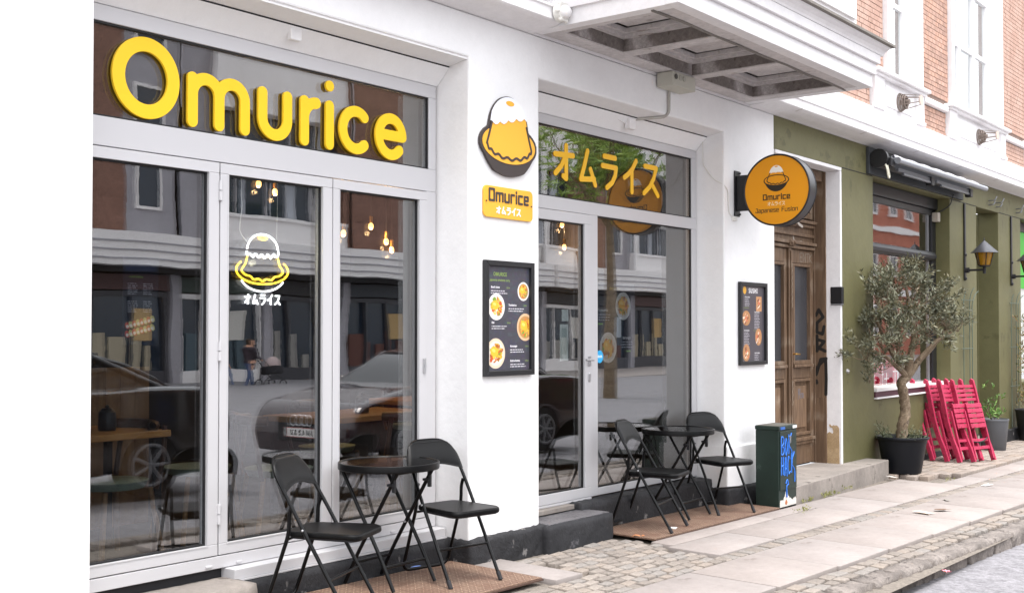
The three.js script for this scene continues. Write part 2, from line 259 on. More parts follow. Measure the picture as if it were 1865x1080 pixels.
// a stone set in the pavement: top at ground height, alike stones share a geometry
const stoneGeo = new Map();
function stone(parent, name, x, z, w, d, mat, lift = 0, turn = 0, rad = 0.008, h = 0.06, seed = 1, onY) {
  const k = [w.toFixed(2), d.toFixed(2), rad, h, seed % 4].join();
  if (!stoneGeo.has(k)) { const r = rng(seed * 7 + 3), g = mergeVertices((() => { const q = new RoundedBoxGeometry(w, h, d, 1, rad); q.deleteAttribute('normal'); q.deleteAttribute('uv'); return q; })(), 1e-4), p = g.attributes.position; const sx = [r(), r(), r(), r()].map((v) => (v - 0.5) * Math.min(0.016, w * 0.12) * (rad > 0.007 ? 1 : 0.1));
    for (let i = 0; i < p.count; i++) { const a = (p.getX(i) > 0 ? 1 : 0) + (p.getZ(i) > 0 ? 2 : 0); p.setX(i, p.getX(i) + sx[a]); p.setZ(i, p.getZ(i) + sx[(a + 2) % 4]); if (rad > 0.007 && p.getY(i) > 0) p.setY(i, p.getY(i) + sx[(a + 1) % 4] * 0.35); }
    g.computeVertexNormals(); stoneGeo.set(k, wuv(toCreasedNormals(g, 0.7))); }
  const m = new THREE.Mesh(stoneGeo.get(k), mat); m.name = name; m.castShadow = m.receiveShadow = true;
  m.quaternion.copy(groundTilt).multiply(new THREE.Quaternion().setFromAxisAngle(V3(0, 1, 0), turn)); m.position.set(x, (onY ?? gy(x, z)) - h / 2 + lift, z); parent.add(m); return m;
}
{
  const R = rng(404);
  const slabMats = [0.94, 1, 1.04, 1.08].map((k, i) => tint(M.slab, k, i % 2 ? 0.012 : 0)), settMats = [0.82, 0.92, 1.0, 1.08, 0.96].map((k, i) => tint(M.sett, k, i === 2 ? 0.04 : i === 4 ? -0.03 : 0.015));
  const pick = (a) => a[Math.floor(R() * a.length)];
  const slabs = ground('slab_paving', 'large beige concrete paving slabs in two rows along the pavement', 'paving');
  for (let i = -4; i < 15; i++) { const x0 = 8.13 + i * 0.85, z0 = 1.18 + 0.02 * (x0 - 7) * 0.6, z1 = 1.83 + 0.03 * (x0 - 7.4); stone(slabs, 'paving_slab', x0 + 0.425, (z0 + z1) / 2, 0.840, z1 - z0 - 0.012, pick(slabMats), (R() - 0.5) * 0.003, -0.012, 0.005, 0.05, i + 20); }
  for (let i = 0; i < 14; i++) { const x0 = 7.08 + i * 0.85, near = x0 > 9.4 ? (x0 > 11.9 ? 0.86 : 0.42) : 0.625, z1 = 1.045 + 0.018 * (x0 - 7); stone(slabs, 'paving_slab', x0 + 0.425, (near + z1) / 2, 0.840, z1 - near - 0.01, pick(slabMats), (R() - 0.5) * 0.003, -0.012, 0.005, 0.05, i + 40); }
  for (let i = 0; i < 3; i++) stone(slabs, 'paving_slab', 7.58 + i * 0.82, 0.523, 0.812, 0.182, pick(slabMats), 0, 0, 0.005, 0.05, i + 60);
  stone(slabs, 'paving_slab', 5.80, 0.33, 0.28, 0.72, slabMats[0], 0.001, 0, 0.005, 0.05, 64);
  // single row of setts between the slab rows
  const row = ground('sett_row', 'single row of small granite setts between the slab rows', 'paving');
  for (let x = 6.95; x < 17.5;) { const w = 0.09 + R() * 0.05; stone(row, 'sett', x + w / 2, 1.11 + 0.0165 * (x - 7), Math.round((w - 0.016) * 50) / 50, 0.115, pick(settMats), (R() - 0.5) * 0.006, (R() - 0.5) * 0.12, 0.012, 0.06, Math.floor(R() * 90)); x += w; }
  // band of setts by the kerb
  const band = ground('sett_band', 'band of weathered granite setts behind the kerb stones', 'paving');
  for (let k = 0; k < 2; k++) for (let x = 5.9; x < 17;) { const w = 0.10 + R() * 0.07, zb = 1.85 + 0.032 * (x - 7.4) + 0.052 + k * 0.095; stone(band, 'sett', x + w / 2, zb, Math.round((w - 0.018) * 50) / 50, 0.086, pick(settMats), (R() - 0.5) * 0.009, (R() - 0.5) * 0.12 - 0.03, 0.013, 0.06, Math.floor(R() * 90)); x += w; }
  const kerbMats = [0.92, 1, 1.1].map((k) => tint(M.kerb, k));
  const kerb = ground('kerb', 'rough granite kerb stones along the road edge', 'kerb');
  for (let x = 3.6; x < 30;) { const w = 0.32 + R() * 0.4, g = roughBox(x, x + w - 0.02, -0.16, 0, -0.165, 0, 0.02, 0.045, 0.016); g.rotateY(0); const m = new THREE.Mesh(g.translate(-x - w / 2, 0, 0), pick(kerbMats)); m.name = 'kerb_stone'; m.position.set(x + w / 2, gy(x + w / 2, 2.2) + (R() - 0.5) * 0.008, kerbZ(x + w / 2)); m.rotation.y = -0.043; m.castShadow = m.receiveShadow = true; kerb.add(m); x += w; }
  // patch of older cobbles before the pier and the step
  const patch = ground('cobble_patch', 'patch of worn small cobbles in front of the white pier', 'paving');
  for (let z = 0.10, k = 0; z < 1.12; z += 0.085, k++) for (let x = 4.7 + (k % 2) * 0.07; x < 7.06;) {
    const w = 0.09 + R() * 0.06, c = x + w / 2; const skip = (z < 0.66 && c < 6.0 && !(z > 0.64)) || (z < 0.16 && c < 7.25) || (z < 0.7 && c < 5.98) || (z > 0.56 && c > 7.0);
    if (!skip) stone(patch, 'cobble', c, z, Math.round((w - 0.01) * 40) / 40, 0.073, pick(settMats), (R() - 0.5) * 0.008, (R() - 0.5) * 0.14, 0.013, 0.06, Math.floor(R() * 90)); x += w; }
  // brick apron before the green shop
  const apron = ground('brick_apron', 'uneven brick paver apron in front of the green shop', 'paving');
  const pavers = [0.8, 0.9, 0.97, 0.88].map((k, i) => tint(M.brickPaver, k, i === 3 ? 0.05 : 0.01));
  for (let z = 0.05, k = 0; z < 0.84; z += 0.105, k++) for (let x = 12.42 + (k % 2) * 0.11; x < 20; x += 0.222) {
    if ((x < 12.85 && z > 0.66)) continue;
    stone(apron, 'paver', x + 0.11, z, 0.215, 0.099, pick(pavers), (R() - 0.5) * 0.008 + (R() < 0.03 ? 0.01 : 0), (R() - 0.5) * 0.02, 0.006, 0.07, Math.floor(R() * 90), apronY(x)); }
}
function apronY(x) { return -0.056 - 0.008 * (x - 12.4); }
// ---------------------------------------------------------------- the house
const house = thing('apartment_house', 'town house with white and green painted shops below brick storey with white bay', 'building', [8, 0, -0.15]);
const P = (name, geos, mat, label, parent = house) => wpart(parent, name, geos, mat, label);
{ // white ground floor, cut out for two shop windows
  const pts = [[-2.5, -0.2], [2.962, -0.2], [2.962, 3.29], [5.645, 3.29], [5.645, -0.2], [6.40, -0.2], [6.40, 3.277], [9.112, 3.277], [9.112, -0.2], [10.12, -0.2], [10.12, 3.575], [-2.5, 3.575]];
  P('rendered_wall', prism(pts, -0.34, 0, 0.012), M.render, 'white rendered ground-floor wall');
  for (const [a, b] of [[2.964, 5.643], [6.402, 9.11]]) { P('lintel_soffit', sweepX([[-0.014, 3.30], [-0.014, 3.276], [-0.166, 3.251], [-0.336, 3.251], [-0.336, 3.30]].reverse(), a, b), M.render); P('window_head', sweepX([[-0.168, 3.241], [-0.276, 3.131], [-0.336, 3.131], [-0.336, 3.241]].reverse(), a, b), M.render); P('joint_shadow_strip', box(a, b, 3.2415, 3.2505, -0.336, -0.168), M.blackMatt); }  // black strip set in the crack, its shade put into colour
  P('wall_base', prism([[9.108, 0.12], [10.118, 0.12], [10.118, 0.48], [9.108, 0.49]], -0.26, 0.028, 0.01), M.render);
  P('plinth', roughBox(5.632, 6.47, -0.15, 0.165, -0.26, 0.032, 0.012, 0.035, 0.022), M.plinth, 'chipped black plinth under white pier');
  P('plinth', roughBox(3.85, 5.64, -0.15, 0.155, -0.33, -0.165, 0.006, 0.06, 0.008), M.plinth);
  P('plinth', roughBox(7.1, 9.12, -0.18, 0.205, -0.33, -0.125, 0.012, 0.05, 0.015), M.plinth);
  P('plinth', roughBox(9.10, 10.13, -0.18, 0.13, -0.26, 0.042, 0.010, 0.04, 0.015), M.plinth);
  P('sill_strip', [box(3.93, 5.63, 0.166, 0.222, -0.32, -0.185, 0.004), box(3.93, 5.63, 0.158, 0.1655, -0.32, -0.172)], M.alu, 'pale metal sill strip');
  P('entrance_step', roughBox(2.3, 3.96, -0.15, 0.175, -0.32, -0.02, 0.006, 0.06, 0.02), M.concrete, 'worn concrete step');
  P('entrance_step', roughBox(6.40, 7.215, -0.15, 0.158, -0.30, 0.088, 0.009, 0.04, 0.026), M.stepBlack, 'black painted step with worn top');
  P('worn_tread', roughBox(6.43, 7.19, 0.150, 0.1625, -0.19, 0.06, 0.002, 0.05, 0.005), surf({ c1: '#545255', c2: '#6a686a', c3: '#3a393b', m: 0.5, seed: 25, rough: 0.9, bump: 0.006, grain: 0.25, spots: 0.28 }));
  P('entrance_step', (() => { const g = new THREE.ExtrudeGeometry(new THREE.Shape([[9.72, 0.30], [9.72, -0.385], [12.38, -0.235], [12.38, 0.25]].map((p) => new THREE.Vector2(...p))), { depth: 0.26, bevelEnabled: true, bevelSize: 0.01, bevelThickness: 0.01, bevelSegments: 2 }); g.rotateX(-Math.PI / 2).translate(0, -0.16, 0); return wuv(g); })(), M.concrete, 'long grey stone doorstep');
  P('sill_gap', box(2.31, 3.93, 0.131, 0.2235, -0.338, -0.30), M.blackMatt);
  // shop interior shell behind the white front
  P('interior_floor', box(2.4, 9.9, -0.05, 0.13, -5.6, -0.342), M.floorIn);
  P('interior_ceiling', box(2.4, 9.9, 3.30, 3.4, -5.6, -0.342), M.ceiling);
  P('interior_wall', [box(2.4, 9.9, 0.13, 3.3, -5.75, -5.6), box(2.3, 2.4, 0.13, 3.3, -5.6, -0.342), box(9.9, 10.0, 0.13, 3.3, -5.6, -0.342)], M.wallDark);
  for (let i = 0; i < 16; i++) P('wainscot_board', box(3.0 + i * 0.118, 3.0 + i * 0.118 + 0.114, 0.131, 1.25, -2.42, -2.40), i % 3 ? M.pine : tint(M.pine, 0.86));
}
// glazing: frame members that meet end to end, panes, gaskets
function pane(parent, x0, x1, y0, y1, z, mat = M.glass) {
  const w = x1 - x0, h = y1 - y0;
  for (const [dz, a] of [[0, 0], [-0.022, 0.0009]]) { const g = new THREE.PlaneGeometry(w, h); g.rotateY(a).translate((x0 + x1) / 2, (y0 + y1) / 2, z + dz); P('glass_pane', g, mat, null, parent); }
  const t = 0.009; P('gasket', [box(x0, x1, y1 - t, y1, z + 0.002, z + 0.016), box(x0, x1, y0, y0 + t, z + 0.002, z + 0.016), box(x0, x0 + t, y0 + t, y1 - t, z + 0.002, z + 0.016), box(x1 - t, x1, y0 + t, y1 - t, z + 0.002, z + 0.016)], M.gasket, null, parent);
}
const ring = (x0, x1, y0, y1, X0, X1, Y0, Y1, z0, z1, r = 0.004) => [box(X0, X1, y1, Y1, z0, z1, r), box(X0, X1, Y0, y0, z0, z1, r), box(X0, x0, y0, y1, z0, z1, r), box(x1, X1, y0, y1, z0, z1, r)];
{
  const w1 = P('shop_window', [box(2.93, 5.63, 3.045, 3.128, -0.335, -0.275, 0.004), box(2.93, 5.63, 2.425, 2.572, -0.335, -0.275, 0.004), box(5.561, 5.63, 2.572, 3.045, -0.335, -0.275, 0.004), box(5.54, 5.63, 0.225, 2.425, -0.335, -0.275, 0.004), box(2.93, 3.02, 2.572, 3.045, -0.335, -0.275, 0.004), box(2.93, 5.54, 0.225, 0.292, -0.335, -0.268, 0.004)], M.alu, 'pale aluminium folding shopfront with sign glass above');
  pane(w1, 3.02, 5.561, 2.572, 3.045, -0.30);
  for (const [X0, X1, x0, x1] of [[3.0, 3.879, 3.06, 3.808], [3.886, 4.703, 3.940, 4.625], [4.71, 5.536, 4.762, 5.46]]) {
    P('door_leaf', ring(x0, x1, 0.358, 2.362, X0, X1, 0.297, 2.419, -0.33, -0.266), M.alu, null, w1);
    P('glazing_bead', ring(x0 + 0.0, x1 - 0.0, 0.358, 2.362, x0 - 0.006, x1 + 0.006, 0.352, 2.368, -0.266, -0.263, 0), M.alu, null, w1);
    pane(w1, x0, x1, 0.358, 2.362, -0.298);
  }
  for (const y of [2.27, 1.40, 0.52]) P('hinge', [cyl(3.883, y - 0.055, -0.262, 0.011, 0.011, 0.05, 12), cyl(3.883, y, -0.262, 0.011, 0.011, 0.05, 12)], M.alu, null, w1);
  for (const x of [3.80, 4.0, 4.9, 5.2]) P('drain_cap', box(x, x + 0.04, 0.238, 0.25, -0.268, -0.258, 0.003), M.alu, null, w1);
  P('door_lock', [box(5.495, 5.52, 1.23, 1.33, -0.266, -0.256, 0.004), cyl(5.507, 1.27, -0.254, 0.006, 0.006, 0.02, 10)], M.steel, null, w1);
  const w2 = P('shop_window', [box(6.40, 9.105, 3.055, 3.128, -0.335, -0.275, 0.004), box(6.40, 9.105, 2.421, 2.52, -0.335, -0.275, 0.004), box(6.40, 6.47, 0.215, 2.421, -0.335, -0.275, 0.004), box(6.40, 6.47, 2.52, 3.055, -0.335, -0.275, 0.004), box(9.024, 9.105, 2.52, 3.055, -0.335, -0.275, 0.004), box(9.024, 9.105, 0.215, 2.421, -0.335, -0.275, 0.004), box(7.423, 7.532, 0.215, 2.421, -0.335, -0.275, 0.004), box(7.532, 9.024, 0.215, 0.275, -0.335, -0.275, 0.004), box(6.47, 7.423, 0.2, 0.217, -0.335, -0.26, 0.004)], M.alu, 'pale aluminium shopfront with glazed entrance door');
  pane(w2, 6.47, 9.024, 2.52, 3.055, -0.30);
  pane(w2, 7.532, 9.024, 0.275, 2.421, -0.30);
  P('entrance_door', ring(6.55, 7.338, 0.295, 2.34, 6.475, 7.417, 0.22, 2.417, -0.33, -0.264), M.alu, 'glazed entrance door leaf', w2);
  pane(w2, 6.55, 7.338, 0.295, 2.34, -0.297);
  P('door_handle', [ptube([[7.395, 1.285, -0.264], [7.395, 1.285, -0.215], [7.28, 1.285, -0.212]], 0.009, 0.012), box(7.378, 7.412, 1.235, 1.315, -0.264, -0.256, 0.004)], M.steel, null, w2);
  P('lock_cover', [(() => { const g = new THREE.CapsuleGeometry(0.016, 0.045, 4, 12); return g.scale(1, 1, 0.5).translate(7.395, 1.15, -0.262); })()], M.steel, null, w2);
  P('threshold', box(6.47, 7.6, 0.165, 0.199, -0.335, -0.20, 0.004), M.concrete);
}
// ---- cornice along the whole front, and the storey above it
{
  const prof = [[-0.3, 3.577], [0.0, 3.577], [0.03, 3.585], [0.12, 3.59], [0.21, 3.602], [0.24, 3.612], [0.25, 3.62], [0.25, 3.69], [0.262, 3.70], [0.262, 3.715], [0.20, 3.745], [0.13, 3.775], [0.075, 3.81], [0.045, 3.84], [0.04, 4.025], [-0.3, 4.025]];
  P('cornice', [sweepX(prof, -2.5, 6.325), sweepX(prof, 9.605, 26)], M.paintWhite, 'moulded white cornice');
  P('cornice_back', box(6.325, 9.605, 3.577, 4.025, -0.3, -0.002), M.paintWhite);
}
function bayParts() {
  const X0 = 6.33, X1 = 9.60, Z1 = 1.165, y = 3.594;
  const bay = P('bay', (() => { const g = []; // bay walls above
    g.push(box(X0 + 0.1, X1 - 0.1, 4.06, 7.4, 0.05, Z1 - 0.1)); return g; })(), M.paintWhite, 'projecting white oriel bay with coffered underside');
  // fascia in three steps, right round the three open sides
  const steps = [[0, 3.594, 3.702], [0.026, 3.702, 3.796], [0.052, 3.796, 3.872]];
  for (const [o, a, b] of steps) P('fascia', [box(X0 - o, X1 + o, a, b, Z1 - 0.1, Z1 + o, 0.004), box(X0 - o, X0 + 0.1, a, b, 0.0, Z1 - 0.1), box(X1 - 0.1, X1 + o, a, b, 0.0, Z1 - 0.1)], M.paintWhite, null, bay);
  const cy = [[0, 3.872], [0.055, 3.874], [0.062, 3.89], [0.08, 3.91], [0.11, 3.925], [0.118, 3.94], [0, 3.94]];
  P('crown_moulding', [sweepX(cy.map(([d, q]) => [Z1 + d, q]), X0 - 0.11, X1 + 0.11), box(X1 - 0.05, X1 + 0.075, 3.873, 3.938, 0, Z1 - 0.002), box(X0 - 0.075, X0 + 0.05, 3.873, 3.938, 0, Z1 - 0.002)], M.paintWhite, null, bay);
  const roof = (a) => a; P('bay_roof', (() => { const g = new THREE.BufferGeometry(), o = 0.15, h0 = 3.942, h1 = 3.962, h2 = 4.075; const b = [[X0 - o, h1, 0], [X0 - o, h1, Z1 + o], [X1 + o, h1, Z1 + o], [X1 + o, h1, 0]], t = [[X0 + 0.09, h2, 0], [X0 + 0.09, h2, Z1 - 0.09], [X1 - 0.09, h2, Z1 - 0.09], [X1 - 0.09, h2, 0]], v = []; const quad = (p, q, r, s) => v.push(...p, ...q, ...r, ...p, ...r, ...s); for (let i = 0; i < 3; i++) { const d0 = [b[i][0], h0, b[i][2]], d1 = [b[i + 1][0], h0, b[i + 1][2]]; quad(b[i], b[i + 1], t[i + 1], t[i]); quad(d0, d1, b[i + 1], b[i]); } quad([X0 - o, h0, 0], [X1 + o, h0, 0], [X1 + o, h0, Z1 + o], [X0 - o, h0, Z1 + o]); g.setAttribute('position', new THREE.BufferAttribute(new Float32Array(v), 3)); g.computeVertexNormals(); return wuv(g); })(), M.lead, null, bay);
  // underside: rails and cross beams round three deep coffers
  const zs = [0.15, 0.945], cof = [[6.51, 7.25], [7.385, 8.275], [8.405, 9.37]];
  P('soffit_rail', box(X0 + 0.02, X1 - 0.02, y + 0.002, y + 0.12, 0.003, zs[0], 0.006), M.soffit, null, bay);
  P('soffit_rail', box(X0 + 0.02, X1 - 0.02, y + 0.004, y + 0.12, zs[1], Z1 - 0.02, 0.006), M.soffit, null, bay);
  const xb = [X0 + 0.02, ...cof.flat(), X1 - 0.02];
  for (let i = 0; i < xb.length; i += 2) P('soffit_beam', box(xb[i], xb[i + 1], y + 0.003, y + 0.12, zs[0], zs[1], 0.006), M.soffit, null, bay);
  for (const [a, b] of cof) {
    P('coffer_side', [box(a, a + 0.012, y + 0.012, y + 0.2, zs[0], zs[1]), box(b - 0.012, b, y + 0.012, y + 0.2, zs[0], zs[1]), box(a + 0.012, b - 0.012, y + 0.012, y + 0.2, zs[0], zs[0] + 0.012), box(a + 0.012, b - 0.012, y + 0.012, y + 0.2, zs[1] - 0.012, zs[1])], M.grimeAndShade, null, bay);  // dirty sides, painted darker still to stand in for shade
    const i = 0.014, w = 0.075; P('coffer_moulding', ring2(a + i, b - i, zs[0] + i, zs[1] - i, w, y + 0.125, y + 0.16).concat(ring2(a + i, b - i, zs[0] + i, zs[1] - i, w * 0.55, y + 0.10, y + 0.124)), M.soffit, null, bay);
    P('coffer_panel', box(a + w + 0.045, b - w - 0.045, y + 0.158, y + 0.172, zs[0] + w + 0.045, zs[1] - w - 0.045, 0.004), M.soffit, null, bay);
    P('coffer_back', box(a + i, b - i, y + 0.185, y + 0.2, zs[0] + i, zs[1] - i), M.grimeAndShade, null, bay);  // recess back carries the same painted shade over its grime
  }
  P('drip_bead', [ptube(Array.from({ length: 9 }, (_, k) => [X0 + 0.05 + k * (X1 - X0 - 0.1) / 8, y - 0.004 + (k % 3) * 0.003, 0.94 + (k % 2) * 0.012]), 0.011, 0.05, 6)], M.lead, null, bay);
  // bay walls: recessed panels below the windows
  for (let k = 0; k < 3; k++) { const a = X0 + 0.22 + k * 1.0; P('bay_panel', ring(a + 0.1, a + 0.8, 4.26, 4.86, a, a + 0.9, 4.16, 4.96, Z1 - 0.1, Z1 - 0.075), M.paintWhite, null, bay); P('bay_window', [...ring(a + 0.09, a + 0.81, 5.12, 7.0, a, a + 0.9, 5.05, 7.1, Z1 - 0.1, Z1 - 0.06)], M.paintWhite, null, bay); P('bay_pane', box(a + 0.09, a + 0.81, 5.12, 7.0, Z1 - 0.098, Z1 - 0.09), M.glassOld, null, bay); }
  for (const s of [[X1 - 0.1, X1 - 0.075]]) P('bay_panel', [box(s[0], s[1], 4.16, 4.26, 0.2, 1.0), box(s[0], s[1], 4.86, 4.96, 0.2, 1.0), box(s[0], s[1], 4.26, 4.86, 0.2, 0.3), box(s[0], s[1], 4.26, 4.86, 0.9, 1.0)], M.paintWhite, null, bay);
}
function ring2(x0, x1, z0, z1, w, y0, y1) { return [box(x0, x1, y0, y1, z0, z0 + w), box(x0, x1, y0, y1, z1 - w, z1), box(x0, x0 + w, y0, y1, z0 + w, z1 - w), box(x1 - w, x1, y0, y1, z0 + w, z1 - w)]; }
bayParts();
{ // brick storey
  const yT = 7.4, wins = [[12.98, 14.17, 12.57, 14.19], [15.28, 17.60, 15.18, 17.70], [19.0, 21.3, 18.9, 21.4]];
  const back = [[-2.5, 12.98], [14.17, 15.28], [17.60, 19.0], [21.3, 26]];
  P('brick_wall', back.map(([a, b]) => box(a, b, 4.025, yT, -0.3, -0.012)), M.brickJoint, 'red brick upper wall');
  const bw = house.children.find((c) => c.name === 'brick_wall'), tones = [0.86, 0.95, 1, 1.06, 1.12].map((k, i) => tint(M.brick, k, i === 3 ? 0.05 : 0.01)), R = rng(77), gs = new Map(), rest = [];
  let n = 0; const o = origin.get(house);
  const course = (x0, x1, y, near) => { const row = Math.round((y - 4.03) / 0.0605); let x = x0 - (row % 2 ? 0.055 : 0), k = row % 2 ? 0 : 1;
    while (x < x1) { const full = k % 2 ? 0.218 : 0.105, a = Math.max(x, x0), b = Math.min(x + full, x1); if (b - a > 0.03) { const w = Math.round((b - a) * 100) / 100 - 0.008, h = 0.0525, proud = (R() - 0.5) * 0.003;
        if (near && n < 290) { const key = w.toFixed(3); if (!gs.has(key)) gs.set(key, wuv(new THREE.BoxGeometry(w, h, 0.03))); const m = new THREE.Mesh(gs.get(key), tones[Math.floor(R() * 5)]); m.name = 'brick'; m.castShadow = m.receiveShadow = true; m.position.set((a + b) / 2 - o.x, y + 0.03 - o.y, -0.015 + proud - o.z); bw.add(m); n++; }
        else rest.push(box((a + b) / 2 - w / 2, (a + b) / 2 + w / 2, y + 0.03 - h / 2, y + 0.03 + h / 2, -0.03, proud)); } x += full + 0.002; k++; } };
  for (let y = 4.03; y < 4.33; y += 0.0605) course(14.21, 15.16, y, true);
  for (let y = 4.50; y < 5.95; y += 0.0605) course(14.19, 15.26, y, true);
  for (let y = 4.03; y < 4.33; y += 0.0605) { course(9.62, 12.55, y, false); course(17.72, 18.88, y, false); }
  for (let y = 4.50; y < 7.3; y += 0.0605) { course(17.62, 18.98, y, false); course(9.7, 12.96, y, false); if (y > 5.95) course(14.19, 15.26, y, false); }
  const st = P('brickwork', rest, M.brick, null, bw); st.userData.kind = 'stuff';
  for (const [a, b, p, q] of wins) {
    const w = P('upper_window', [box(a, a + 0.09, 4.47, yT, -0.2, 0.055, 0.006), box(b - 0.09, b, 4.47, yT, -0.2, 0.055, 0.006), box(a + 0.09, a + 0.16, 4.47, yT, -0.2, 0.035, 0.006), box(b - 0.16, b - 0.09, 4.47, yT, -0.2, 0.035, 0.006)], M.paintWhite, 'tall white window with moulded surround');
    const i0 = a + 0.16, i1 = b - 0.16, c = (i0 + i1) / 2, zf = -0.13, nm = b - a > 1.6 ? [i0, lerp(i0, i1, 0.36), lerp(i0, i1, 0.68), i1] : [i0, c, i1];
    P('frame', [box(i0, i1, 4.47, 4.55, zf - 0.05, zf), box(i0, i1, 6.25, 6.36, zf - 0.05, zf + 0.01), ...nm.map((x, k) => box(Math.max(i0, x - 0.05), Math.min(i1, x + 0.05), 4.55, 6.25, zf - 0.05, zf + 0.004)), ...nm.map((x) => box(Math.max(i0, x - 0.045), Math.min(i1, x + 0.045), 6.36, yT, zf - 0.05, zf + 0.004))], M.white, null, w);
    for (let k = 0; k < nm.length - 1; k++) { P('transom', box(nm[k] + 0.05, nm[k + 1] - 0.05, 5.42, 5.48, zf - 0.045, zf - 0.002), M.white, null, w); P('pane', new THREE.PlaneGeometry(nm[k + 1] - nm[k] - 0.1, 1.7).translate((nm[k] + nm[k + 1]) / 2, 5.4, zf - 0.03), M.glassOld, null, w); P('curtain', new THREE.PlaneGeometry(nm[k + 1] - nm[k], 3).translate((nm[k] + nm[k + 1]) / 2, 5.9, zf - 0.25), flat('#c9ccce', 0.9), null, w); }
    P('sill', [box(p - 0.02, q + 0.02, 4.395, 4.425, -0.2, 0.085, 0.006), box(p - 0.05, q + 0.05, 4.426, 4.468, -0.2, 0.125, 0.01)], M.paintWhite, null, w);
    P('pedestal', [box(p, q, 4.026, 4.394, -0.2, 0.02), box(p, p + 0.30, 4.027, 4.393, 0.02, 0.055, 0.004), box(q - 0.24, q, 4.027, 4.393, 0.02, 0.055, 0.004), box(p - 0.02, p + 0.32, 4.028, 4.07, 0.02, 0.07, 0.004), box(q - 0.26, q + 0.02, 4.028, 4.07, 0.02, 0.07, 0.004), box(p + 0.38, q - 0.32, 4.10, 4.34, 0.02, 0.034, 0.006)], M.paintWhite, null, w);
  }
  P('string_course', [[14.24, 15.13], [17.75, 18.85], [9.62, 12.52]].map(([a, b]) => box(a, b, 4.345, 4.42, -0.1, 0.05, 0.012)), M.paintWhite);
}
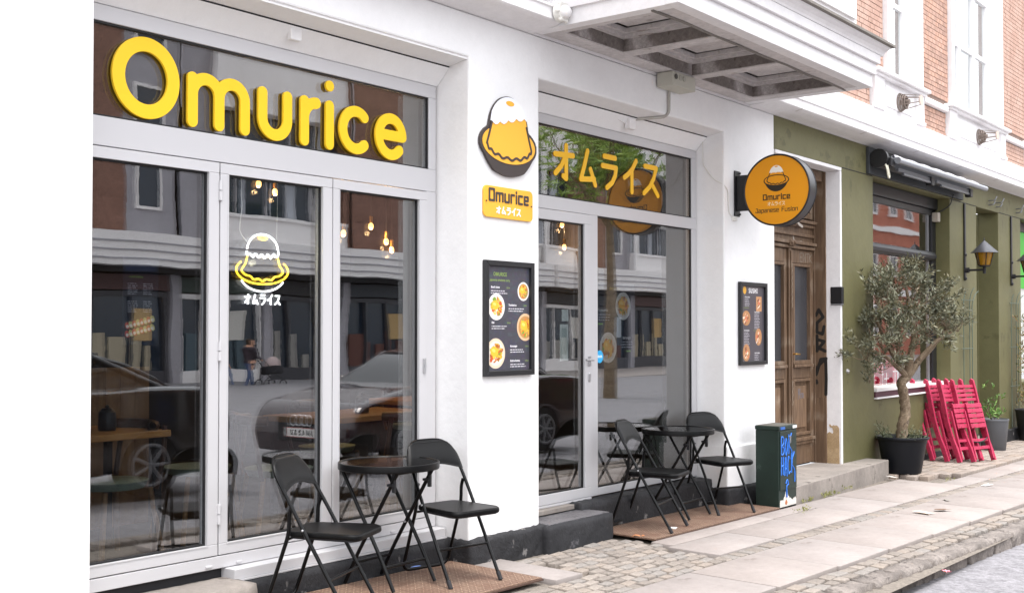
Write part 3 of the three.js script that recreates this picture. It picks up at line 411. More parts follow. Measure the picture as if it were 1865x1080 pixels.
// ---- green painted ground floor: house door, shop window, second door
{
  const H = 3.575, pts = [[10.122, 3.25], [11.712, 3.25], [11.712, -0.2], [12.622, -0.2], [12.622, 0.745], [15.287, 0.745], [15.287, -0.2], [16.42, -0.2], [16.42, 3.235], [17.47, 3.235], [17.47, -0.2], [18.63, -0.2], [18.63, 0.745], [21.5, 0.745], [21.5, -0.2], [26, -0.2], [26, H], [10.122, H]];
  const s = new THREE.Shape(pts.map((p) => new THREE.Vector2(...p)));
  for (const [a, b] of [[12.622, 15.287], [18.63, 21.5]]) void [a, b];
  // windows are cut as holes, so the wall outline runs along the ground there
  const outer = [[10.122, 3.25], [11.712, 3.25], [11.712, -0.2], [16.42, -0.2], [16.42, 3.235], [17.47, 3.235], [17.47, -0.2], [26, -0.2], [26, H], [10.122, H]];
  const sh = new THREE.Shape(outer.map((p) => new THREE.Vector2(...p)));
  for (const [a, b] of [[12.622, 15.287], [18.63, 21.5]]) sh.holes.push(new THREE.Path([[a, 0.745], [b, 0.745], [b, 3.245], [a, 3.245]].map((p) => new THREE.Vector2(...p))));
  P('green_wall', wuv(new THREE.ExtrudeGeometry(sh, { depth: 0.28, bevelEnabled: true, bevelSize: 0.006, bevelThickness: 0.006, bevelOffset: -0.006, bevelSegments: 1 }).translate(0, 0, -0.286)), M.green, 'olive green painted ground-floor wall');
  P('wall_groove', [box(11.75, 12.60, 3.249, 3.257, -0.002, 0.004)], M.blackMatt);
  for (const [a, b] of [[15.30, 16.40], [17.49, 21]]) P('wall_groove', box(a, b, 3.236, 3.244, -0.002, 0.004), M.blackMatt);
  P('green_base', [box(12.39, 15.2, -0.2, 0.0, -0.02, 0.012, 0.004), box(15.2, 16.42, -0.2, -0.0, -0.02, 0.03, 0.006), box(17.47, 20, -0.22, 0.07, -0.02, 0.07, 0.01)], M.plinth);
  P('door_jamb', [box(11.665, 11.709, 0.10, 3.21, -0.16, 0.012, 0.005), box(10.125, 11.709, 3.211, 3.248, -0.16, 0.012, 0.005)], M.paintWhite, 'white painted door surround with bare patches at its foot');
  P('bare_patch', (() => { const f = (x, y) => { const n = Math.sin(x * 61) * 0.03 + Math.sin(y * 37 + x * 20) * 0.03; return (y - 0.1) - 0.42 + Math.abs(x + 0.075) * 1.6 + n * 1.4; }; const sh2 = fieldShapes(f, -0.155, -0.005, 0.105, 0.6, 0.008); const g = solid(sh2, 0, 0.002); g.rotateY(-Math.PI / 2); return g.translate(11.664, 0, 0); })(), surf({ c1: '#a08765', c2: '#b59d7c', m: 0.3, seed: 131, grain: 0.15 }));
  // ---- the old double door
  const dz = -0.28, door = P('house_door', [box(11.646, 11.664, 0.11, 3.21, -0.34, -0.145, 0.003), box(11.628, 11.646, 0.11, 3.21, -0.34, dz + 0.018, 0.003), box(10.20, 10.40, 0.11, 3.21, -0.34, -0.15, 0.006), box(10.40, 11.628, 3.10, 3.21, -0.34, -0.17, 0.006)], M.doorWood, 'weathered brown wooden double door with scratched and sprayed tags');
  const leaf = (a, b) => {
    const st = 0.085, L = P('door_leaf', [box(a, a + st, 0.125, 2.36, dz - 0.05, dz, 0.004), box(b - st, b, 0.125, 2.36, dz - 0.05, dz, 0.004), box(a + st, b - st, 2.22, 2.36, dz - 0.05, dz, 0.004), box(a + st, b - st, 1.02, 1.16, dz - 0.05, dz, 0.004), box(a + st, b - st, 0.125, 0.42, dz - 0.05, dz, 0.004)], M.doorWood, null, door);
    void L;
    P('door_moulding', [...ring(a + st + 0.025, b - st - 0.025, 1.205, 2.185, a + st - 0.012, b - st + 0.012, 1.165, 2.215, dz - 0.03, dz + 0.016), box(a + st - 0.02, b - st + 0.02, 1.135, 1.164, dz, dz + 0.035, 0.004)], M.doorWood, null, door);
    P('door_glass', box(a + st + 0.02, b - st - 0.02, 1.20, 2.19, dz - 0.03, dz - 0.022), new THREE.MeshPhysicalMaterial({ color: '#3b3c40', roughness: 0.25, ior: 1.5 }), null, door);
    P('door_panel', [box(a + st, b - st, 0.42, 1.02, dz - 0.045, dz - 0.03), box(a + st + 0.07, b - st - 0.07, 0.50, 0.94, dz - 0.03, dz - 0.008, 0.008)], tint(M.doorWood, 1.25), null, door);
    P('door_moulding', ring(a + st + 0.028, b - st - 0.028, 0.455, 0.985, a + st - 0.01, b - st + 0.01, 0.425, 1.015, dz - 0.03, dz + 0.012), M.doorWood, null, door);
    P('kick_moulding', [box(a + 0.02, b - 0.02, 0.365, 0.40, dz, dz + 0.03, 0.006), box(a + 0.03, b - 0.03, 0.33, 0.364, dz, dz + 0.018, 0.006)], M.doorWood, null, door);
  };
  leaf(10.40, 10.995); leaf(11.03, 11.626);
  P('meeting_stile', [box(10.98, 11.045, 0.13, 2.36, dz + 0.001, dz + 0.03, 0.01), box(11.0, 11.025, 0.16, 2.34, dz + 0.03, dz + 0.045, 0.006)], M.doorWood, null, door);
  P('transom_moulding', [[2.365, 0.03], [2.41, 0.05], [2.50, 0.02], [2.60, 0.03], [2.64, 0.055]].map(([y, d]) => box(10.40, 11.627, y, y + 0.035, dz - 0.05, dz + d, 0.008)).concat([box(10.40, 11.627, 2.40, 2.64, dz - 0.05, dz - 0.004)]), M.doorWood, null, door);
  for (const [y, x] of [[2.42, 10.98], [2.62, 10.98], [2.42, 11.05], [2.62, 11.05]]) P('rosette', [box(x - 0.03, x + 0.03, y - 0.03, y + 0.03, dz, dz + 0.06, 0.008), ball(x, y, dz + 0.062, 0.02, 10, 8)], M.doorWood, null, door);
  for (const [a, b] of [[10.44, 10.97], [11.06, 11.60]]) P('fanlight', [...ring(a + 0.07, b - 0.07, 2.76, 3.04, a, b, 2.70, 3.10, dz - 0.05, dz + 0.012)], M.doorWood, null, door), P('fanlight_glass', box(a + 0.06, b - 0.06, 2.75, 3.05, dz - 0.03, dz - 0.02), flat('#70787c', 0.15), null, door);
  P('door_back', box(10.2, 11.66, 0.1, 3.2, -0.37, -0.342), M.wallDark, null, door);
  P('door_handle', [ptube([[11.075, 1.275, dz], [11.075, 1.275, dz + 0.06], [11.15, 1.272, dz + 0.062]], 0.008, 0.012), box(11.062, 11.088, 1.18, 1.36, dz, dz + 0.008, 0.003)], M.brass, null, door);
  const chalk = flat('#a59d94', 0.9), ink = flat('#15120f', 0.6);
  const flatStroke = (name, lines, w, z, mat) => P(name, strokeGeo(lines, w, Math.max(0.002, w / 6), z, z + 0.0012), mat, null, door);
  flatStroke('paint_smear', [[[11.10, 2.66], [11.16, 2.62], [11.24, 2.60]], [[11.30, 2.78], [11.27, 2.70]]], 0.03, dz + 0.056, chalk); flatStroke('paint_smear', [[[11.14, 2.52], [11.17, 2.44], [11.25, 2.41], [11.34, 2.45]]], 0.024, dz - 0.0035, chalk); flatStroke('paint_smear', [[[11.09, 2.12], [11.07, 2.22], [11.06, 2.30]]], 0.022, dz + 0.001, chalk);
  const tag = [['E', [[0.06, 1], [0, 1], [0, 0], [0.06, 0]], [[0, 0.5], [0.05, 0.5]]], ['N', [[0, 0], [0, 1], [0.06, 0], [0.06, 1]]], ['T', [[0, 1], [0.07, 1]], [[0.035, 1], [0.035, 0]]], ['K', [[0, 0], [0, 1]], [[0.06, 1], [0, 0.5], [0.06, 0]]]];
  tag.forEach(([, ...ls], i) => flatStroke('scrawl', ls.map((l) => l.map(([x, y]) => [11.30 + i * 0.078 + x, 2.24 + y * 0.09])), 0.005, dz + 0.001, flat('#958b80', 0.9)));
  flatStroke('scrawl', [[[11.26, 0.80], [11.26, 0.91], [11.28, 0.84], [11.30, 0.91], [11.305, 0.80]], arc(11.335, 0.835, 0.016, 0, 360, 12, 0.025), arc(11.375, 0.835, 0.016, 0, 360, 12, 0.025)], 0.005, dz - 0.0078, flat('#6a6f7d', 0.8));
  for (const [x, y, n] of [[11.012, 1.75, 7], [11.012, 0.75, 4]]) flatStroke('scrawl', [Array.from({ length: n * 2 }, (_, k) => [x + (k % 2 ? 0.006 : -0.006), y + k * 0.035])], 0.004, dz + 0.046, flat('#b8aa98', 0.9));
  // black sprayed tag on the side of the frame, drawn in (depth, height)
  P('spray_tag', (() => { const g = strokeGeo([[[0.02, 1.68], [0.05, 1.74], [0.10, 1.66], [0.03, 1.60], [0.03, 1.50], [0.09, 1.48], [0.11, 1.56]], [[0.03, 1.46], [0.03, 1.30]], [[0.04, 1.42], [0.11, 1.40], [0.05, 1.33], [0.12, 1.30]], [[0.01, 1.10], [0.06, 1.16], [0.13, 1.22], [0.07, 1.21], [0.02, 1.05]], [[0.125, 1.22], [0.13, 1.0], [0.125, 0.84]], [[0.02, 0.98], [0.025, 0.96]]], 0.034, 0.004, 0, 0.0015); g.rotateY(-Math.PI / 2); return g.translate(11.646, 0, dz + 0.005); })(), ink, null, door);
  // ---- shop window of the green shop
  const zg = -0.20, win = P('green_shop_window', [box(12.624, 12.70, 0.86, 3.10, -0.27, zg + 0.03, 0.006), box(15.13, 15.285, 0.86, 3.10, -0.27, zg + 0.02, 0.006), box(12.624, 15.285, 3.10, 3.243, -0.27, zg + 0.05, 0.01), box(12.624, 15.285, 3.02, 3.098, -0.27, zg + 0.02, 0.006)], M.black, 'dark framed shop window with curved transom bar');
  P('transom_bar', [sweepX([[zg - 0.02, 2.43], [zg + 0.05, 2.43], [zg + 0.075, 2.455], [zg + 0.08, 2.49], [zg + 0.06, 2.53], [zg + 0.03, 2.545], [zg - 0.02, 2.545]], 12.70, 15.13)], M.black, null, win);
  P('window_pane', new THREE.PlaneGeometry(2.43, 0.48).translate(13.915, 2.785, zg), M.glassOld, null, win);
  P('window_pane', new THREE.PlaneGeometry(2.43, 1.56).translate(13.915, 1.645, zg), M.glassOld, null, win);
  P('window_post', box(14.99, 15.02, 0.87, 3.02, zg - 0.02, zg + 0.015), M.zinc, null, win);
  P('window_sill', [box(12.63, 15.28, 0.83, 0.866, -0.27, 0.03, 0.005), box(12.63, 15.28, 0.748, 0.766, -0.27, 0.035, 0.004)], M.white, null, win);
  P('sill_board', box(12.63, 15.28, 0.7665, 0.8295, -0.27, 0.012), flat('#4a2230', 0.5), null, win);
  P('shop_interior', [box(12.0, 16.3, 0.3, 3.3, -3.1, -3.0), box(12.0, 12.1, 0.3, 3.3, -3.0, -0.29), box(16.2, 16.3, 0.3, 3.3, -3.0, -0.29), box(12.0, 16.3, 3.26, 3.36, -3.0, -0.29), box(12.0, 16.3, 0.2, 0.3, -3.0, -0.29)], flat('#4d5250', 0.9), null, win);
  P('display_ledge', box(12.65, 15.25, 0.80, 0.83, -0.72, -0.275), flat('#6a1f2e', 0.6), null, win);
  P('display_poster', [box(12.76, 13.05, 0.95, 1.75, -0.75, -0.745), box(13.6, 13.95, 1.0, 1.95, -0.85, -0.845), box(14.25, 14.72, 0.9, 2.05, -0.8, -0.795)], flat('#dcdcd8', 0.8), null, win);
  // ---- second door and the window beyond
  const d2 = P('side_door', [box(16.43, 16.55, 0.0, 3.0, -0.52, -0.45, 0.004), box(17.36, 17.46, 0.0, 3.0, -0.52, -0.45, 0.004), box(16.55, 17.36, 2.28, 2.42, -0.52, -0.44, 0.004), box(16.43, 17.46, 3.0, 3.2, -0.52, -0.44, 0.004), box(16.55, 17.36, 0.0, 0.3, -0.52, -0.46)], M.black, 'dark recessed shop door with glass transom');
  P('door_pane', [box(16.55, 17.36, 2.42, 3.0, -0.49, -0.485), box(16.55, 17.36, 0.3, 2.28, -0.49, -0.485)], new THREE.MeshPhysicalMaterial({ color: '#31403f', roughness: 0.05, ior: 1.6 }), null, d2);
  P('door_reveal', [box(17.44, 17.466, -0.1, 3.23, -0.6, -0.287), box(16.423, 16.45, -0.1, 3.23, -0.6, -0.287)], M.green, null, d2);
  P('door_step', box(16.35, 17.55, -0.22, -0.01, -0.5, 0.0, 0.01), M.concrete);
  const w3 = P('end_window', [box(18.64, 18.72, 0.86, 3.24, -0.27, -0.17), box(21.4, 21.5, 0.86, 3.24, -0.27, -0.17), box(18.72, 21.4, 3.1, 3.24, -0.27, -0.17)], M.black, 'far shop window with lime green sign panel');
  P('sign_panel', box(18.95, 21.4, 2.2, 3.1, -0.25, -0.2), flat('#3fae2e', 0.5), null, w3); P('window_pane', box(18.72, 21.4, 0.86, 2.2, -0.25, -0.22), flat('#c8cfca', 0.2), null, w3);
  for (const [x, y0] of [[15.87, 2.54], [18.09, 2.54]]) P('conduit_strip', box(x - 0.028, x + 0.028, y0, 3.23, 0.001, 0.022, 0.004), M.black);
  for (const x of [17.0, 17.35, 18.4]) P('wall_hook', [ptube([[x, 3.37, 0], [x, 3.37, 0.09], [x + 0.05, 3.43, 0.1]], 0.008, 0.02, 6), ptube([[x, 3.31, 0], [x, 3.31, 0.07], [x + 0.04, 3.36, 0.08]], 0.008, 0.02, 6)], M.zinc);
  P('bell_push', [(() => { const g = new THREE.CylinderGeometry(0.022, 0.026, 0.016, 16); return g.rotateX(Math.PI / 2).translate(11.86, 1.083, 0.008); })(), ball(11.86, 1.083, 0.018, 0.009, 10, 8)], M.steel);
  P('bell_push', (() => { const g = new THREE.CylinderGeometry(0.012, 0.014, 0.012, 12); return g.rotateX(Math.PI / 2).translate(11.86, 1.20, 0.006); })(), M.green);
}
// ---------------------------------------------------------------- things fixed to the front
{ // big yellow letters on the sign glass
  const k = 0.9985, sx = (x) => x * k, sy = (y) => 1.5 + (y - 1.5) * k, yellow = flat('#f5c60a', 0.5), side = flat('#c79a08', 0.6);
  const T = thing('sign_lettering', 'big rounded yellow letters spelling Omurice across the dark sign glass', 'sign', [sx(3.24), 2.57, -0.25]);
  const w = 0.066, h = w / 2, base = 2.593 + h, xh = 2.89 - h, g = [];
  const L = (x0, x1, lines, ww = w) => g.push([lines, ww]);
  const n = (ax, bx, top) => [[ax, base], [ax, top - (bx - ax) / 2], ...arc((ax + bx) / 2, top - (bx - ax) / 2, (bx - ax) / 2, 180, 0, 18), [bx, base]];
  const m0 = 3.682 + h, m2 = 4.096 - h, m1 = (m0 + m2) / 2;
  const u0 = 4.154 + h, u1 = 4.402 - h, ur = (u1 - u0) / 2, r0 = 4.465 + h, i0 = 4.695, cr = 0.128, ch = (xh - base) / 2, cc = [4.78 + h + cr * 0.78, base + ch], ec = [5.077 + h + 0.108, base + ch];
  const glyphs = [
    ['O', [arc(3.4325, 2.806, 0.1625, 0, 360, 64, 0.173)], 0.074],
    ['m', [[[m0, base], [m0, xh]], n(m0, m1, xh + 0.006), n(m1, m2, xh + 0.006)], w],
    ['u', [[[u0, xh], [u0, base + ur], ...arc(u0 + ur, base + ur, ur, 180, 360, 20), [u1, xh]]], w],
    ['r', [[[r0, base], [r0, xh]], [[r0, xh - 0.10], ...arc(r0 + 0.095, xh - 0.095, 0.095, 175, 92, 10), [4.614 - h, xh - 0.004]]], w],
    ['i', [[[i0, base], [i0, xh]], [[i0, 2.977], [i0, 2.9771]]], w],
    ['c', [arc(cc[0], cc[1], 0.108, 48, 312, 40, ch)], w],
    ['e', [[[ec[0] - 0.10, ec[1] + 0.008], [ec[0] + 0.104, ec[1] + 0.008], ...arc(ec[0], ec[1], 0.107, 4, 316, 44, ch)]], w],
  ];
  for (const [c, lines, ww] of glyphs) {
    const ls = lines.map((l) => l.map(([x, y]) => [sx(x), sy(y)]));
    const cell = 0.0035, xs = ls.flat().map((p) => p[0]), ys = ls.flat().map((p) => p[1]), F = strokeField(ls, ww), shapes = fieldShapes(F, Math.min(...xs) - 0.06, Math.max(...xs) + 0.06, Math.min(...ys) - 0.06, Math.max(...ys) + 0.06, cell);
    wpart(T, 'letter', solid(shapes, -0.292, -0.275, 0.002), yellow);
    wpart(T, 'stand_off', ls.map((l) => cyl(0, 0, 0, 0.006, 0.006, 0.009, 8).rotateX(Math.PI / 2).translate(l[0][0], l[0][1], -0.2995)), side);
  }
}
{ // katakana on the second window
  const T = thing('katakana_lettering', 'five yellow katakana characters on the glass above the entrance', 'sign', [7.7, 2.64, -0.296]), y = flat('#efb60a', 0.5);
  const cells = [[6.965, 7.252], [7.285, 7.56], [7.604, 7.866], [7.925, 8.175], [8.224, 8.512]];
  KANA.forEach((ch, i) => { const [a, b] = cells[i]; wpart(T, 'character', strokeGeo(ch.map((l) => l.map(([px, py]) => [a + 0.01 + px * (b - a - 0.02), 2.655 + py * 0.28])), 0.042, 0.0035, -0.2985, -0.2935), y); });
}
const DISH = { // the shop's dish emblem: rice dome under sauce in a bowl
  bowl: (x, y) => { const e = Math.hypot(x / 0.305, (y + 0.01) / 0.135) - 1, t = clamp((0.0 - y) / 0.215), half = lerp(0.30, 0.13, Math.pow(t, 0.75)), b = Math.max(Math.abs(x) - half, -0.212 - y - 0.02 * 0 , y - 0.0), d = (Math.hypot(x / 0.21, (y - 0.02) / 0.31) - 1); return Math.min(e * 0.14, b, Math.max(d * 0.2, -y)); },
};
function dishLayers(T, cx, cy, s, z, mats, put) {
  const dome = (x, y) => { const half = 0.24 - 0.22 * (y + 0.09); return Math.max(Math.abs(x) - half, y - 0.05 - 0.25 * Math.sqrt(Math.max(0, 1 - (x / 0.215) ** 2)), -0.11 - y + 0.11 * (1 - Math.sqrt(Math.max(0, 1 - (x / 0.24) ** 2))) * 0.8); };
  const back = (x, y) => Math.min(Math.hypot(x / 0.305, (y + 0.012) / 0.15) - 1 < 0 ? -0.01 : (Math.hypot(x / 0.305, (y + 0.012) / 0.15) - 1) * 0.15, (() => { const t = clamp(-y / 0.225), half = lerp(0.285, 0.12, t * t); return Math.max(Math.abs(x) - half, -0.225 + x * x * 1.2 - y, y); })(), dome(x, y) - 0.016);
  const plate = (x, y) => (Math.hypot(x / 0.283, (y + 0.012) / 0.128) - 1) * 0.13;
  const cap = (x, y) => { const edge = 0.115 + 0.022 * Math.abs(Math.sin(x * 36 + 0.6)) - 0.03 * Math.sin(x * 9); return Math.max(dome(x * 0.97, y - 0.006) - 0.004, 0.275 - y - edge); };
  const at = (f) => (x, y) => f((x - cx) / s, (y - cy) / s) * s, bb = [cx - 0.36 * s, cx + 0.36 * s, cy - 0.3 * s, cy + 0.36 * s], cell = 0.0055 * s;
  put('backing', solid(fieldShapes(at(back), ...bb, cell), z, z + 0.014 * s + 0.004, 0.001), mats[0]);
  const z1 = z + 0.014 * s + 0.004;
  put('plate', solid(fieldShapes(at((x, y) => Math.min(plate(x, y), dome(x, y))), ...bb, cell), z1, z1 + 0.003), mats[1]);
  put('sauce', solid(fieldShapes(at(cap), ...bb, cell), z1 + 0.003, z1 + 0.007), mats[2]);
  put('butter', solid(fieldShapes(at((x, y) => (Math.hypot(x / 0.045, (y - 0.268) / 0.017) - 1) * 0.02), ...bb, cell), z1 + 0.007, z1 + 0.009), mats[1]);
  const wave = Array.from({ length: 61 }, (_, i) => { const t = i / 60, a = lerp(188, 352, t) * Math.PI / 180; return [cx + s * (0.243 * Math.cos(a)), cy + s * (-0.012 + 0.094 * Math.sin(a) + 0.009 * Math.sin(t * 44))]; });
  const sideL = [[cx - 0.185 * s, cy + 0.13 * s], [cx - 0.216 * s, cy + 0.04 * s], wave[0]], sideR = [wave[60], [cx + 0.216 * s, cy + 0.04 * s], [cx + 0.185 * s, cy + 0.13 * s]];
  put('outline', strokeGeo([[...sideL, ...wave, ...sideR]], 0.016 * s, cell, z1 + 0.003, z1 + 0.006), mats[0]);
}
{
  const dark = flat('#3a3230', 0.6), yel = flat('#e9ab33', 0.55), wh = flat('#e3e6ee', 0.5);
  const T = thing('dish_plaque', 'cut-out plaque of a yellow rice dish in a dark bowl on the white pier', 'sign', [6.035, 2.55, 0.006]);
  dishLayers(T, 6.035, 2.772, 1, 0.006, [dark, yel, wh], (n, g, m) => wpart(T, n, g, m));
  const N = thing('name_plaque', 'yellow rounded plaque reading Omurice below the dish cut-out', 'sign', [6.04, 2.26, 0.004]);
  const rr = (x, y) => { const qx = Math.abs(x - 6.04) - 0.264 + 0.035, qy = Math.abs(y - 2.366) - 0.105 + 0.035; return Math.hypot(Math.max(qx, 0), Math.max(qy, 0)) - 0.035; };
  wpart(N, 'board', solid(fieldShapes(rr, 5.75, 6.33, 2.24, 2.5, 0.006), 0.004, 0.018, 0.002), yel);
  const put = (t, cx, base, h, gap, lw) => { const w = sqWidth(t, gap) * h; let ox = cx - w / 2; for (const c of t) { wpart(N, 'letter', strokeGeo(SQ[c].map((l) => l.map(([x, y]) => [ox + x * h, base + y * h])), lw, 0.0032, 0.018, 0.021), dark); ox += (Math.max(0.02, ...SQ[c].flat().map((p) => p[0])) + gap) * h; } };
  put('Omurice', 6.04, 2.374, 0.075, 0.32, 0.0155);
  KANA.forEach((ch, i) => wpart(N, 'character', strokeGeo(ch.map((l) => l.map(([px, py]) => [5.905 + i * 0.054 + px * 0.046, 2.288 + py * 0.05])), 0.0085, 0.0024, 0.018, 0.0205), wh));
  for (const x of [5.797, 6.283]) wpart(N, 'screw', cyl(0, 0, 0, 0.005, 0.005, 0.006, 10).rotateX(Math.PI / 2).translate(x, 2.366, 0.02), dark);
}
// prints of food on the framed menus
function dishPrint(x, cx, cy, r, seed, plate = '#e8e4de') {
  const R = rng(seed); x.fillStyle = plate; x.beginPath(); x.ellipse(cx, cy, r, r, 0, 0, 7); x.fill(); x.fillStyle = seed % 2 ? '#b98a55' : '#d9d2c8'; x.beginPath(); x.ellipse(cx, cy, r * 0.82, r * 0.82, 0, 0, 7); x.fill();
  for (let i = 0; i < 70; i++) { const a = R() * 7, d = Math.sqrt(R()) * r * 0.62; x.fillStyle = ['#e9a932', '#d9792c', '#c5572a', '#f0c04e', '#a8632d', '#7d9a3a', '#e8b04a'][Math.floor(R() * 7)]; x.beginPath(); x.ellipse(cx + Math.cos(a) * d, cy + Math.sin(a) * d, r * (0.06 + R() * 0.16), r * (0.05 + R() * 0.09), R() * 3, 0, 7); x.fill(); }
  x.fillStyle = '#f2b63a'; x.beginPath(); x.ellipse(cx - r * 0.15, cy - r * 0.12, r * 0.42, r * 0.34, 0.3, 0, 7); x.fill(); x.fillStyle = '#f7cf6c'; x.beginPath(); x.ellipse(cx - r * 0.22, cy - r * 0.2, r * 0.2, r * 0.12, 0.3, 0, 7); x.fill();
}
const fine = (x, px, py, w, rows, seed, lh, color = '#c9c6cc', al = 'left') => { const R = rng(seed); x.fillStyle = color; for (let k = 0; k < rows; k++) { let q = 0; const W = w * (0.75 + 0.25 * R()); while (q < W) { const ww = 8 + R() * 34; x.globalAlpha = 0.85; x.fillRect((al === 'left' ? px : px - W) + q, py + k * lh, Math.min(ww, W - q), lh * 0.42); q += ww + 7; } } x.globalAlpha = 1; };
function framed(name, label, x0, x1, y0, y1, draw) {
  const T = thing(name, label, 'menu', [(x0 + x1) / 2, y0, 0.004]), b = 0.036;
  wpart(T, 'frame', [prism([[x0, y1], [x0 + b, y1 - b], [x1 - b, y1 - b], [x1, y1]], 0.004, 0.034, 0.004), prism([[x0, y0], [x1, y0], [x1 - b, y0 + b], [x0 + b, y0 + b]], 0.004, 0.034, 0.004), prism([[x0, y0], [x0 + b, y0 + b], [x0 + b, y1 - b], [x0, y1]], 0.004, 0.034, 0.004), prism([[x1, y0], [x1, y1], [x1 - b, y1 - b], [x1 - b, y0 + b]], 0.004, 0.034, 0.004)], M.black);
  const w = x1 - x0 - 2 * b, h = y1 - y0 - 2 * b, g = new THREE.PlaneGeometry(w + 0.004, h + 0.004).translate((x0 + x1) / 2, (y0 + y1) / 2, 0.012); const m = wpart(T, 'print', g, new THREE.MeshPhysicalMaterial({ map: canvasTex(640, 960, draw), roughness: 0.28 }));
  void m; wpart(T, 'backboard', box(x0 + 0.01, x1 - 0.01, y0 + 0.01, y1 - 0.01, 0.0045, 0.010), M.black); return T;
}
framed('menu_frame', 'black framed omelette menu with five dishes on the white pier', 5.779, 6.307, 1.208, 1.976, (x, w, h) => {
  x.fillStyle = '#45444b'; x.fillRect(0, 0, w, h); const n = rng(9); for (let i = 0; i < 900; i++) { x.fillStyle = `rgba(${n() > 0.5 ? 255 : 0},${n() > 0.5 ? 255 : 0},255,0.02)`; x.fillRect(n() * w, n() * h, 60 * n(), 40 * n()); }
  x.fillStyle = '#9cbf52'; x.font = '46px sans-serif'; x.fillText('OMURICE', 95, 92); x.font = '27px sans-serif'; x.fillText('japanese omelette curry', 45, 140);
  const it = [['Beef stew', 60, 205], ['Tonkatsu', 320, 365], ['Ebi', 70, 528], ['Karaage', 345, 745], ['Extra katsu', 345, 880]];
  for (const [t, px, py] of it) { x.fillStyle = '#f1eff2'; x.font = 'bold 27px sans-serif'; x.fillText(t, px, py); fine(x, px, py + 20, 250, 2, py, 21, '#dedbe0'); x.fillStyle = '#9cbf52'; x.font = '20px sans-serif'; x.fillText('129 kr', px + 225, py); }
  dishPrint(x, 545, 225, 88, 3); dishPrint(x, 140, 375, 122, 4); dishPrint(x, 575, 560, 128, 5, '#d8b48e'); dishPrint(x, 130, 800, 138, 6, '#dcc8ae');
});
framed('sushi_menu_frame', 'black framed sushi menu beside the utility cabinet', 9.362, 9.90, 1.20, 1.955, (x, w, h) => {
  x.fillStyle = '#4d4a50'; x.fillRect(0, 0, w, h); x.fillStyle = '#e0a83a'; x.beginPath(); x.ellipse(110, 55, 44, 50, 0, 0, 7); x.fill(); x.fillStyle = '#f4f2f3'; x.font = 'bold 86px sans-serif'; x.fillText('SUSHI', 215, 88);
  const bl = [[110, 150, 130, 5], [370, 340, 150, 10], [90, 575, 150, 10], [370, 865, 120, 4]]; for (const [px, py, ww, r] of bl) { x.fillStyle = '#f4f2f3'; x.font = 'bold 22px sans-serif'; x.fillText('TOKYO MENU', px, py); fine(x, px, py + 16, ww, r, px, 20); x.fillStyle = '#8aa04f'; fine(x, px - 30, py + 24 + r * 20, ww + 30, 1, py, 18, '#8aa04f'); }
  const R = rng(8), board = (cx, cy, a, b) => { x.fillStyle = '#b98558'; x.beginPath(); x.ellipse(cx, cy, a, b, 0, 0, 7); x.fill(); for (let i = 0; i < 12; i++) { x.fillStyle = ['#e2b08a', '#7a3f2a', '#d9694a', '#f0ddc8'][i % 4]; x.save(); x.translate(cx + (R() - 0.5) * a, cy + (R() - 0.5) * b * 1.3); x.rotate(-0.7); x.fillRect(-22, -9, 44, 18); x.restore(); } };
  x.fillStyle = '#c89468'; x.fillRect(420, 130, 150, 190); board(495, 225, 60, 80); board(150, 410, 110, 95); x.fillRect(20, 395, 70, 26); board(480, 650, 90, 110); board(150, 850, 95, 110);
});
